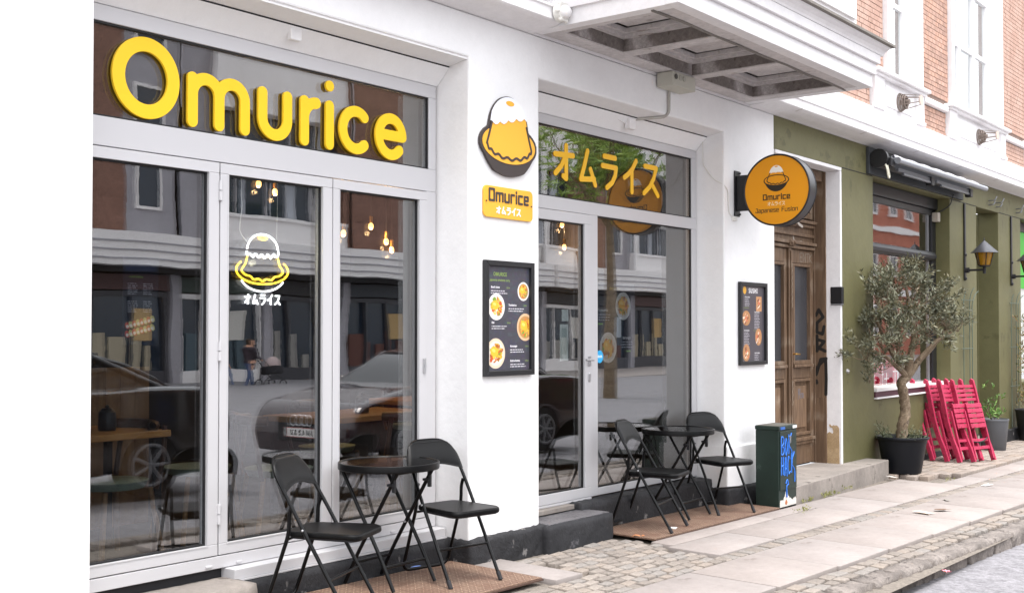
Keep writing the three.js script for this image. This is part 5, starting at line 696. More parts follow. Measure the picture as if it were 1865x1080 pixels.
for (const [x, lab] of [[13.40, 'rusty wire cone lamp on the panel under the left upper window'], [16.45, 'rusty wire cone lamp on the panel under the right upper window']]) { // cage lamps
  const T = thing('cage_lamp', lab, 'lamp', [x, 4.2, 0.03], 0, 'wire cone lamps'), m = flat('#7d7068', 0.6, { metalness: 0.3 }); for (let k = 0; k < 4; k++) part(T, 'ring', new THREE.TorusGeometry(0.105 - k * 0.012, 0.009, 6, 28).translate(0, 0, 0.012 + k * 0.022), m); part(T, 'shade', new THREE.CylinderGeometry(0.062, 0.05, 0.02, 24).rotateX(Math.PI / 2).translate(0, 0, 0.25), flat('#c8b8ac', 0.6)); for (let k = 0; k < 7; k++) { const a = k * 0.9; part(T, 'strut', bar([Math.cos(a) * 0.1, Math.sin(a) * 0.1, 0.012], [Math.cos(a) * 0.055, Math.sin(a) * 0.055, 0.25], 0.0045, 5), m); } part(T, 'socket', new THREE.CylinderGeometry(0.03, 0.03, 0.12, 14).rotateX(Math.PI / 2).translate(0, 0, 0.06), m);
}
// ---------------------------------------------------------------- planting
function leafCloud(twigs, seed, size, cols, per = 14, bend = 0.35) {   // real leaf blades along twigs; vertex colours vary the leaf tone
  const R = rng(seed), pos = [], col = [], nrm = [], c = cols.map((h) => new THREE.Color(h)), a = V3(), d = V3(), s = V3(), n = V3();
  for (const [p, dir, len] of twigs) for (let i = 0; i < per; i++) {
    const t = (i + R()) / per; a.copy(p).addScaledVector(dir, len * t); d.copy(dir).multiplyScalar(0.45).add(V3(R() - 0.5, R() - 0.5 + 0.1, R() - 0.5).multiplyScalar(1.5)).normalize(); s.set(R() - 0.5, R() - 0.5, R() - 0.5).cross(d).normalize(); n.copy(d).cross(s);
    const L = size * (0.65 + R() * 0.7), w = L * 0.13, q = c[Math.floor(R() * c.length)], k = 0.85 + R() * 0.3; const b = a.clone().addScaledVector(d, L * 0.5).addScaledVector(n, L * bend * 0.1), e = a.clone().addScaledVector(d, L), l = b.clone().addScaledVector(s, w), r = b.clone().addScaledVector(s, -w);
    for (const tri of [[a, l, b], [a, b, r], [l, e, b], [b, e, r]]) for (const v of tri) { pos.push(v.x, v.y, v.z); col.push(q.r * k, q.g * k, q.b * k); }
  }
  const g = new THREE.BufferGeometry(); g.setAttribute('position', new THREE.Float32BufferAttribute(pos, 3)); g.setAttribute('color', new THREE.Float32BufferAttribute(col, 3)); g.computeVertexNormals(); return g;
}
const leafMat = new THREE.MeshPhysicalMaterial({ vertexColors: true, roughness: 0.6, side: THREE.DoubleSide, transmission: 0.25, thickness: 0 });
function leafMesh(parent, name, geo, at) { geo.translate(-at.x, -at.y, -at.z); const m = new THREE.Mesh(geo, leafMat); m.name = name; m.castShadow = m.receiveShadow = true; parent.add(m); return m; }
function branchTube(pts, r0, r1, seg = 24, rs = 9, wob = 0) { const cu = new THREE.CatmullRomCurve3(pts.map((p) => V3(...p))), g = new THREE.TubeGeometry(cu, seg, 1, rs), p = g.attributes.position, fr = cu.getSpacedPoints(seg); for (let i = 0; i <= seg; i++) for (let j = 0; j <= rs; j++) { const k = i * (rs + 1) + j, c = fr[i], r = lerp(r0, r1, i / seg) * (1 + wob * Math.sin(i * 1.3 + j * 2.1) + wob * 0.6 * Math.sin(j * 4 + i * 0.5)); p.setXYZ(k, c.x + (p.getX(k) - c.x) * r, c.y + (p.getY(k) - c.y) * r, c.z + (p.getZ(k) - c.z) * r); } g.computeVertexNormals(); return wuv(g); }
{
  const px = 12.70, pz = 0.285, y0 = apronY(px) + 0.002, Pt = thing('plant_pot', 'large black plastic pot holding the olive tree', 'pot', [px, y0, pz]);
  part(Pt, 'tub', lathe([[0, 0], [0.195, 0], [0.2, 0.01], [0.255, 0.33], [0.262, 0.34], [0.262, 0.37], [0.28, 0.372], [0.286, 0.382], [0.286, 0.40], [0.276, 0.405], [0.262, 0.40], [0.25, 0.36], [0.24, 0.3], [0, 0.3]], 48), flat('#16181d', 0.42, { specularIntensity: 0.45 })); part(Pt, 'soil', new THREE.CylinderGeometry(0.243, 0.24, 0.03, 32).translate(0, 0.335, 0), surf({ c1: '#3a322b', c2: '#4c4239', m: 0.2, seed: 151, bump: 0.02, grain: 0.3 }));
  const T = thing('olive_tree', 'gnarled olive tree with grey-green leaves in the black pot', 'tree', [px, y0 + 0.33, pz]), o = V3(px, y0 + 0.33, pz), fork = [px + 0.06, 1.0, pz + 0.04];
  wpart(T, 'trunk', branchTube([[px - 0.03, 0.27, pz], [px - 0.02, 0.45, pz + 0.01], [px + 0.035, 0.62, pz + 0.025], [px + 0.015, 0.8, pz + 0.015], [px - 0.01, 0.95, pz], [...fork]], 0.060, 0.048, 40, 14, 0.12), M.trunk);
  const br = [[[...fork], [px + 0.15, 1.18, pz + 0.14], [px + 0.26, 1.38, pz + 0.28], [px + 0.4, 1.50, pz + 0.42]], [[...fork], [px + 0.07, 1.2, pz + 0.07], [px + 0.1, 1.45, pz + 0.1], [px + 0.08, 1.8, pz + 0.1]], [[...fork], [px - 0.1, 1.15, pz], [px - 0.32, 1.4, pz - 0.06], [px - 0.62, 1.72, pz - 0.08]], [[...fork], [px - 0.15, 1.1, pz + 0.02], [px - 0.5, 1.25, pz - 0.02], [px - 0.85, 1.32, pz - 0.06]], [[px + 0.1, 1.45, pz + 0.1], [px - 0.05, 1.75, pz + 0.12], [px - 0.2, 2.1, pz + 0.1]], [[px + 0.15, 1.18, pz + 0.14], [px + 0.35, 1.3, pz + 0.2], [px + 0.6, 1.55, pz + 0.3]]];
  br.forEach((b, i) => wpart(T, 'branch', branchTube(b, i === 0 ? 0.045 : i === 1 ? 0.05 : 0.03, 0.012, 18, 8, 0.08), M.trunk));
  // leaf clumps: centre, radius, twigs
  const R = rng(515), tw = [], cl = [[px + 0.02, 1.85, pz + 0.1, 0.34, 150], [px - 0.25, 2.02, pz + 0.02, 0.28, 110], [px - 0.5, 1.82, pz - 0.02, 0.3, 110], [px + 0.06, 2.1, pz + 0.08, 0.2, 60], [px + 0.2, 1.55, pz + 0.22, 0.28, 90], [px + 0.36, 1.62, pz + 0.38, 0.22, 80], [px + 0.5, 1.56, pz + 0.46, 0.15, 36], [px - 0.3, 1.5, pz, 0.32, 100], [px - 0.7, 1.5, pz - 0.08, 0.24, 65], [px - 0.85, 1.28, pz - 0.08, 0.18, 34], [px - 0.1, 1.25, pz + 0.06, 0.22, 40], [px - 0.55, 1.15, pz - 0.04, 0.18, 26], [px + 0.3, 1.9, pz + 0.3, 0.16, 30], [px - 0.8, 1.02, pz - 0.06, 0.12, 10]];
  const twigGeo = [];
  for (const [x, y, z, r, n] of cl) {
    // each clump is a handful of sprays on thin shoots, with gaps between them
    const sprays = Math.max(3, Math.round(n / 6.3)); for (let k = 0; k < sprays; k++) { const u = V3(R() - 0.5, R() - 0.42, R() - 0.5).normalize(), q = (0.35 + 0.65 * Math.cbrt(R())) * r * 1.12, c = V3(x + u.x * q, y + u.y * q * 0.9, Math.max(0.06, z + u.z * q)), b = V3(x + (R() - 0.5) * 0.05, y - r * 0.35, Math.max(0.06, z)); twigGeo.push(branchTube([b.toArray(), b.clone().lerp(c, 0.5).add(V3(0, -0.02, 0.01)).toArray(), c.toArray()], 0.005, 0.002, 5, 4));
      for (let i = 0; i < 5; i++) { const d = u.clone().multiplyScalar(0.8).add(V3((R() - 0.5) * 0.9, 0.45 + (R() - 0.5) * 0.8, (R() - 0.5) * 0.9)).normalize(), p = b.clone().lerp(c, 0.55 + R() * 0.5); p.z = Math.max(0.05, p.z); tw.push([p, d, 0.10 + R() * 0.11]); } }
  }
  wpart(T, 'shoots', twigGeo, M.trunk).userData.kind = 'stuff';
  leafMesh(T, 'crown', leafCloud(tw, 616, 0.056, ['#5f614a', '#727560', '#94967f', '#4c4e38', '#7a7458', '#5a5638'], 15), o);
  const tw2 = []; for (let i = 0; i < 60; i++) { const a = R() * 6.28, r = 0.12 + R() * 0.14; tw2.push([V3(px + Math.cos(a) * r, y0 + 0.36, pz + Math.sin(a) * r), V3(Math.cos(a) * 0.5, 1, Math.sin(a) * 0.5).normalize(), 0.08 + R() * 0.14]); }
  leafMesh(T, 'undergrowth', leafCloud(tw2, 617, 0.03, ['#5d6448', '#737a5e', '#4b5236']), o);
}
function potPlant(names, labels, x, z, y0, r, h, potCol, twigs, cols, size) {
  const Pt = thing(names[0], labels[0], 'pot', [x, y0, z]); part(Pt, 'tub', lathe([[0, 0], [r * 0.78, 0], [r * 0.97, h - 0.03], [r, h - 0.028], [r, h], [r * 0.94, h], [r * 0.9, h - 0.05], [0, h - 0.05]], 36), flat(potCol, 0.5));
  const T = thing(names[1], labels[1], 'plant', [x, y0 + h - 0.05, z]), o = V3(x, y0 + h - 0.05, z), R = rng(x * 100 | 0); const tw = twigs(R, o); part(T, 'stem', tw.slice(0, 6).map(([p, d]) => bar([p.x * 0 + (p.x - o.x) * 0.2, 0, (p.z - o.z) * 0.2], [p.x - o.x, p.y - o.y, p.z - o.z], 0.006, 5)), M.trunk); leafMesh(T, 'foliage', leafCloud(tw, x * 31 | 0, size, cols, 8), o);
}
potPlant(['grey_bucket_planter', 'ivy_plant'], ['grey bucket planter behind the folded pink chairs', 'small ivy plant growing in the grey bucket'], 16.22, 0.26, apronY(16.2), 0.2, 0.42, '#54565a', (R, o) => Array.from({ length: 26 }, () => [V3(o.x + (R() - 0.5) * 0.3, o.y + 0.03 + R() * R() * 0.5, o.z + (R() - 0.5) * 0.25), V3(R() - 0.5, 0.8, R() - 0.3).normalize(), 0.1]), ['#5f8a3a', '#7fa34a', '#4a6b30'], 0.06);
potPlant(['black_planter', 'climbing_plant'], ['black planter at the right picture edge', 'brown-green climbing plant in the black planter'], 18.15, 0.3, apronY(18.1), 0.27, 0.46, '#1c1d20', (R, o) => Array.from({ length: 190 }, () => { const t = R(); return [V3(o.x + (R() - 0.5) * (0.55 - t * 0.25), o.y + 0.05 + t * 1.35, Math.max(0.05, o.z - 0.05 + (R() - 0.5) * 0.35)), V3(R() - 0.5, 0.4, R() - 0.4).normalize(), 0.12]; }), ['#6d7a3c', '#8a7a45', '#7a5a3a', '#59662f', '#a08a58'], 0.055);
{ // pink flowers at the picture edge
  const T = thing('flowering_shrub', 'bright pink flowers at the right picture edge', 'flowers', [18.75, apronY(18.7) + 0.5, 0.42]), R = rng(91), g = []; for (let i = 0; i < 60; i++) g.push(new THREE.IcosahedronGeometry(0.035 + R() * 0.02, 0).translate((R() - 0.5) * 0.3, 0.1 + R() * 0.55, (R() - 0.5) * 0.25)); part(T, 'blossom', g, flat('#c8305c', 0.7)); part(T, 'stem', [bar([0, -0.48, 0], [0, 0.3, 0], 0.012, 6), bar([0, 0, 0], [0.08, 0.5, 0.05], 0.008, 6)], M.trunk);
}
// weeds in the joints
{
  const tw = [], R = rng(33); const spot = (x, z, n, s) => { for (let i = 0; i < n; i++) { const a = R() * 6.28, q = R() * s, X = x + Math.cos(a) * q * 1.6, Z = z + Math.sin(a) * q * 0.35; tw.push([V3(X, gy(X, Z), Z), V3((R() - 0.5) * 1.4, 1, (R() - 0.5) * 1.4).normalize(), 0.02 + R() * 0.02]); } };
  spot(9.92, 0.425, 18, 0.1); spot(10.45, 0.395, 34, 0.13); spot(11.0, 0.36, 8, 0.08); spot(9.3, 0.63, 14, 0.16); spot(12.5, 0.86, 8, 0.08);
  const o = new THREE.Mesh(leafCloud(tw, 12, 0.026, ['#8a8c48', '#9c9a55', '#73763a'], 4), leafMat); o.name = 'joint_weeds'; o.userData = { label: 'yellow-green weeds growing along the doorstep and slab joints', category: 'weeds', kind: 'stuff' }; scene.add(o);
}
// ---------------------------------------------------------------- folded pink chairs leaning on the window
{
  const pink = surf({ c1: '#a82448', c2: '#b52f54', c3: '#8e1c3b', m: 0.5, seed: 161, rough: 0.55, bump: 0.002, grain: 0.1, spots: 0.28 }), G = 'folded pink garden chairs';
  function gardenChair(label, z0, z1, x, turn) {
    const T = thing('garden_chair', label, 'chair', [x, apronY(x) + 0.004, z0], turn, G), inner = new THREE.Group(); void inner; const tilt = Math.atan2(z0 - z1, 0.98), rot = (g) => g.rotateX(-tilt);
    const S = (n, g) => part(T, n, rot(merge(g)), pink);
    // S-curved rear legs that run up into the back posts
    for (const s of [-1, 1]) { const sh = new THREE.Shape(), pr = (o) => [[0.035 + o, 0], [0.022 + o, 0.16], [-0.008 + o, 0.36], [-0.012 + o, 0.56], [0.0 + o, 0.78], [0.0 + o, 1.0]], a = pr(0.028), b = pr(-0.028).reverse(); sh.moveTo(...a[0]); sh.splineThru(a.slice(1).map((p) => new THREE.Vector2(...p))); sh.lineTo(0.0, 1.025); sh.lineTo(...b[0]); sh.splineThru(b.slice(1).map((p) => new THREE.Vector2(...p))); S('back_post', new THREE.ExtrudeGeometry(sh, { depth: 0.022, bevelEnabled: true, bevelSize: 0.003, bevelThickness: 0.003, bevelSegments: 1, curveSegments: 16 }).rotateY(-Math.PI / 2).translate(s * 0.2 + 0.011, 0, 0)); S('front_leg', box(s * 0.168 - 0.011, s * 0.168 + 0.011, 0.02, 0.62, 0.03, 0.066, 0.004)); }
    for (const y of [0.93, 0.875, 0.82, 0.765]) S('back_slat', box(-0.187, 0.187, y - 0.019, y + 0.019, -0.008, 0.012, 0.004));
    for (let k = 0; k < 5; k++) S('seat_slat', box(-0.15, 0.15, 0.40 + k * 0.062, 0.452 + k * 0.062, 0.068, 0.086, 0.005)); for (const s of [-1, 1]) S('seat_rail', box(s * 0.12 - 0.011, s * 0.12 + 0.011, 0.39, 0.71, 0.040, 0.066, 0.004));
    S('stretcher', box(-0.187, 0.187, 0.14, 0.18, 0.03, 0.052, 0.004)); S('stretcher', box(-0.155, 0.155, 0.235, 0.27, 0.034, 0.056, 0.004));
  }
  const lean = 0.27, t0 = -0.36, spots = [[14.36, 0.17, 'at the back of the leaning stack'], [14.35, 0.34, 'second from the wall in the leaning stack'], [14.34, 0.50, 'third from the wall in the leaning stack'], [14.52, 0.60, 'foremost in the leaning stack']];
  spots.forEach(([x, z, l], i) => gardenChair('folded pink wooden chair ' + l, z, z - lean, x, t0 + (i % 2) * 0.05));
  const L = thing('cable_lock', 'dark cable lock looped around the pink chairs', 'lock', [14.62, 0.2, 0.48]); part(L, 'cable', ctube(arc(0, 0, 0.27, 0, 350, 24).map(([x, y]) => [x, 0.03 * Math.sin(x * 9), y * 0.55]), 0.007, 60, 6, true), M.black);
}
// ---------------------------------------------------------------- litter
{
  const lit = (label, x, z, s, col, k = 1) => { const T = thing('litter', label, 'litter', [x, gy(x, z) + 0.004, z], k * 1.3, 'scraps on the pavement'); const g = new THREE.PlaneGeometry(s, s * 0.55, 4, 2), p = g.attributes.position; for (let i = 0; i < p.count; i++) { p.setZ(i, 0.012 * Math.abs(Math.sin(p.getX(i) * 90 + k)) + 0.002); p.setX(i, p.getX(i) * (1 + 0.3 * Math.sin(i * 2 + k))); } g.rotateX(-Math.PI / 2); g.computeVertexNormals(); part(T, 'scrap', g, flat(col, 0.85, { side: THREE.DoubleSide })); };
  lit('pale scrap of paper on the far slabs', 9.95, 1.45, 0.15, '#d8c3ae', 1); lit('brown dry leaf beside the paper scrap', 10.22, 1.52, 0.13, '#6b5442', 2); lit('small grey scrap further along the slabs', 10.9, 1.34, 0.08, '#8d8780', 3); lit('orange scrap beside the black step', 7.27, 0.26, 0.09, '#c08055', 4); lit('white scrap on the rusty plate by the entrance', 7.75, 0.28, 0.1, '#e2e0de', 5); lit('white scrap by the stone doorstep end', 12.27, 0.34, 0.12, '#c9c5bf', 6); lit('white scrap on the slabs near the kerb', 12.3, 1.3, 0.12, '#d9d6d2', 7); lit('pink scrap in the gutter', 7.55, 2.42, 0.06, '#d98a96', 8);
  const Bt = thing('blue_scrap', 'crumpled blue wrapper under the near table', 'litter', [5.28, gy(5.28, -0.1) + 0.02, -0.12]); part(Bt, 'wrapper', new THREE.IcosahedronGeometry(0.05, 1).scale(1.2, 0.25, 0.6), flat('#7f9be0', 0.6));
}
// ---------------------------------------------------------------- inside the restaurant
{
  const bulb = new THREE.MeshPhysicalMaterial({ color: '#ffd9a0', emissive: '#ffb765', emissiveIntensity: 3 });
  const spots = [[5.711, 2.644, 'first pendant bulb from the left in the folding window'], [5.873, 2.596, 'second pendant bulb from the left in the folding window'], [6.603, 2.322, 'third pendant bulb from the left in the folding window'], [6.921, 2.405, 'fourth pendant bulb from the left in the folding window'], [7.106, 2.285, 'fifth pendant bulb from the left in the folding window'], [7.174, 2.217, 'lowest pendant bulb in the folding window'], [9.74, 2.39, 'lower pendant bulb behind the entrance door'], [9.70, 2.62, 'upper pendant bulb behind the entrance door']];
  for (const [x, y, lab] of spots) { const xx = Math.min(x, 9.75), T = thing('pendant_bulb', 'glowing ' + lab, 'lamp', [xx, y, -2.2], 0, 'pendant bulbs in the restaurant'); part(T, 'bulb', new THREE.SphereGeometry(0.022, 14, 10).scale(1, 1.35, 1), bulb); part(T, 'socket', cyl(0, 0.034, 0, 0.016, 0.016, 0.05, 12), M.brass); part(T, 'cord', bar([0, 0.08, 0], [0, 3.3 - y - 0.002, 0], 0.004, 5), M.black); const L = new THREE.PointLight('#ffc98a', 0.35, 0, 2); L.position.set(xx, y - 0.06, -2.2); L.castShadow = true; scene.add(L); }
  const table = (label, x0, x1, z0, z1, g) => { const T = thing('wooden_table', label, 'table', [(x0 + x1) / 2, 0.13, (z0 + z1) / 2], 0, g); wpart(T, 'table_top', box(x0, x1, 0.865, 0.905, z0, z1, 0.005), M.oak); for (const x of [x0 + 0.06, x1 - 0.06]) for (const z of [z0 + 0.06, z1 - 0.06]) wpart(T, 'leg', box(x - 0.02, x + 0.02, 0.131, 0.864, z - 0.02, z + 0.02), M.blackMatt); };
  table('oak table behind the left folding pane', 3.35, 4.2, -1.8, -1.15, 'oak tables inside'); table('oak table behind the right folding pane', 5.35, 6.5, -1.7, -1.05, 'oak tables inside'); table('oak table deeper inside the restaurant', 7.2, 8.4, -2.6, -1.9, 'oak tables inside');
  const seatC = flat('#9fb0a2', 0.6); let first = null;
  const chair = (label, x, z, a, seat = true) => { if (first && seat) return copyOf(first, [x, 0.13, z], a, label); const T = thing('dining_chair', label, 'chair', [x, 0.13, z], a, 'dining chairs inside'); for (const [sx, sz] of [[-1, -1], [1, -1], [-1, 1], [1, 1]]) part(T, 'leg', bar([sx * 0.17, 0.43, sz * 0.16], [sx * 0.22, 0, sz * 0.22], 0.017, 8), M.pine); part(T, 'seat', new THREE.CylinderGeometry(0.225, 0.2, 0.045, 28).translate(0, 0.455, 0), seatC); part(T, 'back_post', [-1, 1].map((s) => ctube([[s * 0.2, 0.42, -0.18], [s * 0.215, 0.62, -0.22], [s * 0.2, 0.8, -0.24]], 0.016, 12, 8)), M.darkWood); part(T, 'backrest', ctube(arc(0, -0.06, 0.22, 205, 335, 14, 0.2).map(([u, v]) => [u, 0.8, v]), 0.032, 24, 8), M.darkWood); first = T; return T; };
  chair('wooden dining chair with mint seat behind the left folding pane', 3.93, -1.38, -1.5); chair('wooden dining chair with mint seat at the end of the left oak table', 4.72, -1.6, -1.7); chair('wooden dining chair with mint seat behind the middle folding pane', 5.0, -1.1, 1.2); chair('wooden dining chair with mint seat behind the right folding pane', 5.75, -0.78, 3.0); chair('wooden dining chair with mint seat under the right oak table', 6.2, -1.95, 0.1); chair('wooden dining chair with mint seat behind the entrance pane', 7.7, -1.55, 3.1); chair('wooden dining chair with mint seat deeper inside', 8.2, -2.9, 0);
  const jar = (label, x, z) => { const T = thing('sauce_jar', label, 'jar', [x, 0.905, z], 0, 'jars on the oak tables'); part(T, 'pot', lathe([[0, 0], [0.05, 0], [0.055, 0.02], [0.05, 0.11], [0.04, 0.12], [0, 0.12]], 20), M.navy); part(T, 'lid', [cyl(0, 0.12, 0, 0.042, 0.03, 0.015, 16), ball(0, 0.145, 0, 0.012, 8, 6)], M.navy); };
  jar('dark jar on the left oak table', 3.92, -1.4); jar('dark jar on the right oak table', 5.95, -1.3);
}
{ // goods in the green shop window
  const cols = ['#b8263e', '#d9d6d6', '#a01c34', '#c94a5c'], R = rng(202); for (let i = 0; i < 16; i++) { const x = 12.78 + i * 0.148, h = 0.12 + R() * 0.22, T = thing('gift_box', ['first', 'second', 'third', 'fourth', 'fifth', 'sixth', 'seventh', 'eighth', 'ninth', 'tenth', 'eleventh', 'twelfth', 'thirteenth', 'fourteenth', 'fifteenth', 'sixteenth'][i] + ' red or white box from the left on the window ledge', 'box', [x, 0.831, -0.45 - R() * 0.12], (R() - 0.5) * 0.5, 'boxes on the green shop window ledge'); part(T, 'box', box(-0.06, 0.06, 0, h, -0.05, 0.05, 0.003), flat(cols[i % 4], 0.5)); part(T, 'ribbon', [box(-0.008, 0.008, 0, h + 0.002, 0.0505, 0.052), box(-0.061, 0.061, h * 0.5, h * 0.5 + 0.014, 0.0505, 0.0518)], flat('#efece8', 0.5)); }
  const am = thing('amber_lamp', 'amber glass lamp glowing in the green shop window', 'lamp', [13.25, 1.72, -0.8]); part(am, 'globe', new THREE.SphereGeometry(0.1, 18, 12), new THREE.MeshPhysicalMaterial({ color: '#f0a020', emissive: '#e58a10', emissiveIntensity: 0.7 })); part(am, 'cord', bar([0, 0.1, 0], [0, 1.5, 0], 0.005, 5), M.black); const l = new THREE.PointLight('#ffb040', 0.3); l.position.set(13.25, 1.72, -0.66); l.castShadow = true; scene.add(l);
  const bl = thing('blue_ornament', 'small blue glass ornament hanging in the green shop window', 'ornament', [13.05, 1.98, -0.3]); part(bl, 'glass', new THREE.SphereGeometry(0.035, 16, 10), flat('#1f3fd0', 0.1)); part(bl, 'string', bar([0, 0.035, 0], [0, 1.0, 0], 0.002, 4), M.black);
}
// ---------------------------------------------------------------- across the street, seen in the shop glass
{
  const opp = ground('far_pavement', 'pavement on the far side of the street', 'pavement'); wpart(opp, 'slabs', sweepX([[23, -3], [23, 0.05], [34, 0.05], [34, -3]], -40, 160).translate(0, -0.55, 0), M.slab);
  const W = surf({ c1: '#e2dedd', c2: '#e9e6e5', m: 5, seed: 171, rough: 0.8, bump: 0, grain: 0.03 }), Wg = surf({ c1: '#98959b', c2: '#a5a2a8', m: 5, seed: 173, rough: 0.8, bump: 0, grain: 0.04 }), Bk = surf({ c1: '#77574a', c2: '#856356', c3: '#66483d', m: 1.2, seed: 175, rough: 0.9, bump: 0.004, grain: 0.25, spots: 0.3 }), gl = new THREE.MeshPhysicalMaterial({ color: '#202c3a', roughness: 0.06, ior: 1.6 }), shopDark = flat('#232227', 0.6), R = rng(909);
  function blockHouse(label, x0, x1, top, plan) {
    const T = thing('far_building', label, 'building', [(x0 + x1) / 2, -0.6, 31]), z = 30; const q = (n, g, m, par = T) => wpart(par, n, g, m);
    q('back_wall', box(x0, x1, -0.6, top, z + 0.6, z + 10), Wg);
    for (const [kind, a, b] of plan) {
      if (kind === 'brick') q('brick_pier', box(a, b, 4.3, top, z - 0.25, z + 0.6), Bk);
      if (kind === 'grey') { q('grey_wall', box(a, b, 4.3, top, z - 0.1, z + 0.6), Wg); for (const yy of [5.9, 8.6, 11.4]) { const f = q('side_window', ring(a + 0.6, a + 1.7, yy, yy + 1.6, a + 0.5, a + 1.8, yy - 0.1, yy + 1.7, z - 0.2, z - 0.1, 0), W); q('pane', box(a + 0.6, a + 1.7, yy, yy + 1.6, z - 0.14, z - 0.12), gl, f); } }
      if (kind === 'ribbon') { for (const [y0, y1] of [[4.9, 5.8], [7.65, 8.15], [10.0, 14.5]]) q('white_band', [box(a, b, y0, y1, z - 0.5, z + 0.6), box(a, b, y1, y1 + 0.12, z - 0.6, z)], W);
        for (const [y0, y1] of [[5.92, 7.65], [8.27, 10.0]]) { const n = Math.max(2, Math.round((b - a) / 1.25)), w = (b - a) / n; for (let i = 0; i < n; i++) { const f = q('window', [box(a + i * w, a + i * w + 0.06, y0, y1, z + 0.1, z + 0.25), box(a + i * w + 0.06, a + (i + 1) * w, y0, y0 + 0.08, z + 0.1, z + 0.25)], flat('#b9b7ba', 0.6)); q('pane', box(a + i * w + 0.06, a + (i + 1) * w, y0 + 0.08, y1, z + 0.2, z + 0.22), gl, f); q('curtain', box(a + i * w + 0.1 + R() * 0.3, a + i * w + 0.22 + R() * 0.4, y0 + 0.1, y1, z + 0.15, z + 0.18), flat('#b4b8c0', 0.9), f); } } q('pilaster', box(a - 0.18, a + 0.18, 4.9, top, z - 0.65, z - 0.5), W); }
    }
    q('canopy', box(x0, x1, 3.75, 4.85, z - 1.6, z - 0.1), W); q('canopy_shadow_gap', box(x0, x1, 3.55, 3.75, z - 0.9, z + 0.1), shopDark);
    for (let k = 0; k < 3; k++) q('canopy_rib', box(x0, x1, 3.95 + k * 0.28, 3.99 + k * 0.28, z - 1.64, z - 1.6), Wg);
    for (let x = x0, n = 0; x < x1 - 1; x += 4.2, n++) {
      const f = q('shop_front', [box(x + 0.25, x + 3.95, 2.72, 2.9, z - 0.3, z - 0.1), box(x + 0.25, x + 3.95, -0.6, 0.1, z - 0.3, z - 0.1), ...[0.25, 1.15, 2.5, 3.85].map((d) => box(x + d, x + d + 0.1, 0.1, 2.72, z - 0.3, z - 0.1))], n % 3 ? flat('#3a3a40', 0.5) : W); q('pane', box(x + 0.35, x + 3.85, 0.1, 2.72, z - 0.16, z - 0.14), gl, f);
      q('display', [0, 1, 2, 3, 4].map((d) => box(x + 0.5 + d * 0.66, x + 0.5 + d * 0.66 + 0.2 + R() * 0.35, 0.1, 0.5 + R() * 1.4, z - 0.24, z - 0.17)), flat(['#8d8a86', '#5d3b34', '#a59b86', '#4a5a63'][n % 4], 0.8), f); q('poster', box(x + 2.65, x + 3.4, 1.2, 2.3, z - 0.26, z - 0.25), flat(['#c9c6c0', '#a7b0b8', '#b89a6a'][n % 3], 0.8), f);
      q('shop_sign', box(x + 0.2, x + 4.0, 2.95, 3.5, z - 0.4, z - 0.2), flat(['#232227', '#30343c', '#4a2a2a', '#2a3a34'][n % 4], 0.5)); q('shop_post', box(x - 0.15, x + 0.25, -0.6, 3.55, z - 0.42, z + 0.1), Wg);
      for (const yy of [5.9, 9.0]) if (n % 2) q('drain_pipe', box(x, x + 0.1, 4.9, 14, z - 0.75, z - 0.66), Wg);
    }
  }
  blockHouse('far white and brick block with ribbon windows, mirrored in the folding window', 12, 46, 15, [['ribbon', 12, 20.4], ['brick', 20.4, 22.6], ['grey', 22.6, 26.4], ['ribbon', 26.4, 33], ['brick', 33, 37.2], ['grey', 37.2, 39.5], ['ribbon', 39.5, 46]]);
  blockHouse('far white block with brick pier, mirrored in the entrance window', 46.5, 70, 12.1, [['ribbon', 46.5, 49.5], ['brick', 49.5, 52.5], ['grey', 52.5, 55.0], ['ribbon', 55.0, 70]]);
  // red brick house with white windows, mirrored in the green shop
  const T = thing('far_brick_house', 'far red brick house with white windows, mirrored in the green shop window', 'building', [100, -1, 32]), rb = surf({ c1: '#a5624e', c2: '#b3705b', m: 2, seed: 177, rough: 0.9, bump: 0.004, grain: 0.2 }); wpart(T, 'wall', box(74, 150, -1, 16, 31, 42), rb); wpart(T, 'stone_band', [box(74, 150, 4.6, 5.2, 30.8, 31), box(74, 150, 10.2, 10.6, 30.8, 31)], W);
  for (let i = 0; i < 17; i++) for (const [y0, y1] of [[1.2, 3.8], [6.2, 9.0], [11.4, 14]]) { const x = 76 + i * 4.3, f = wpart(T, 'window', ring(x + 0.15, x + 1.65, y0 + 0.15, y1 - 0.15, x, x + 1.8, y0, y1, 30.8, 31, 0), W); wpart(f, 'pane', box(x + 0.15, x + 1.65, y0 + 0.15, y1 - 0.15, 30.93, 30.98), gl); wpart(f, 'glazing_bar', [box(x + 0.85, x + 0.95, y0 + 0.15, y1 - 0.15, 30.86, 30.92), box(x + 0.15, x + 1.65, y1 - 1.0, y1 - 0.9, 30.86, 30.919)], W); }
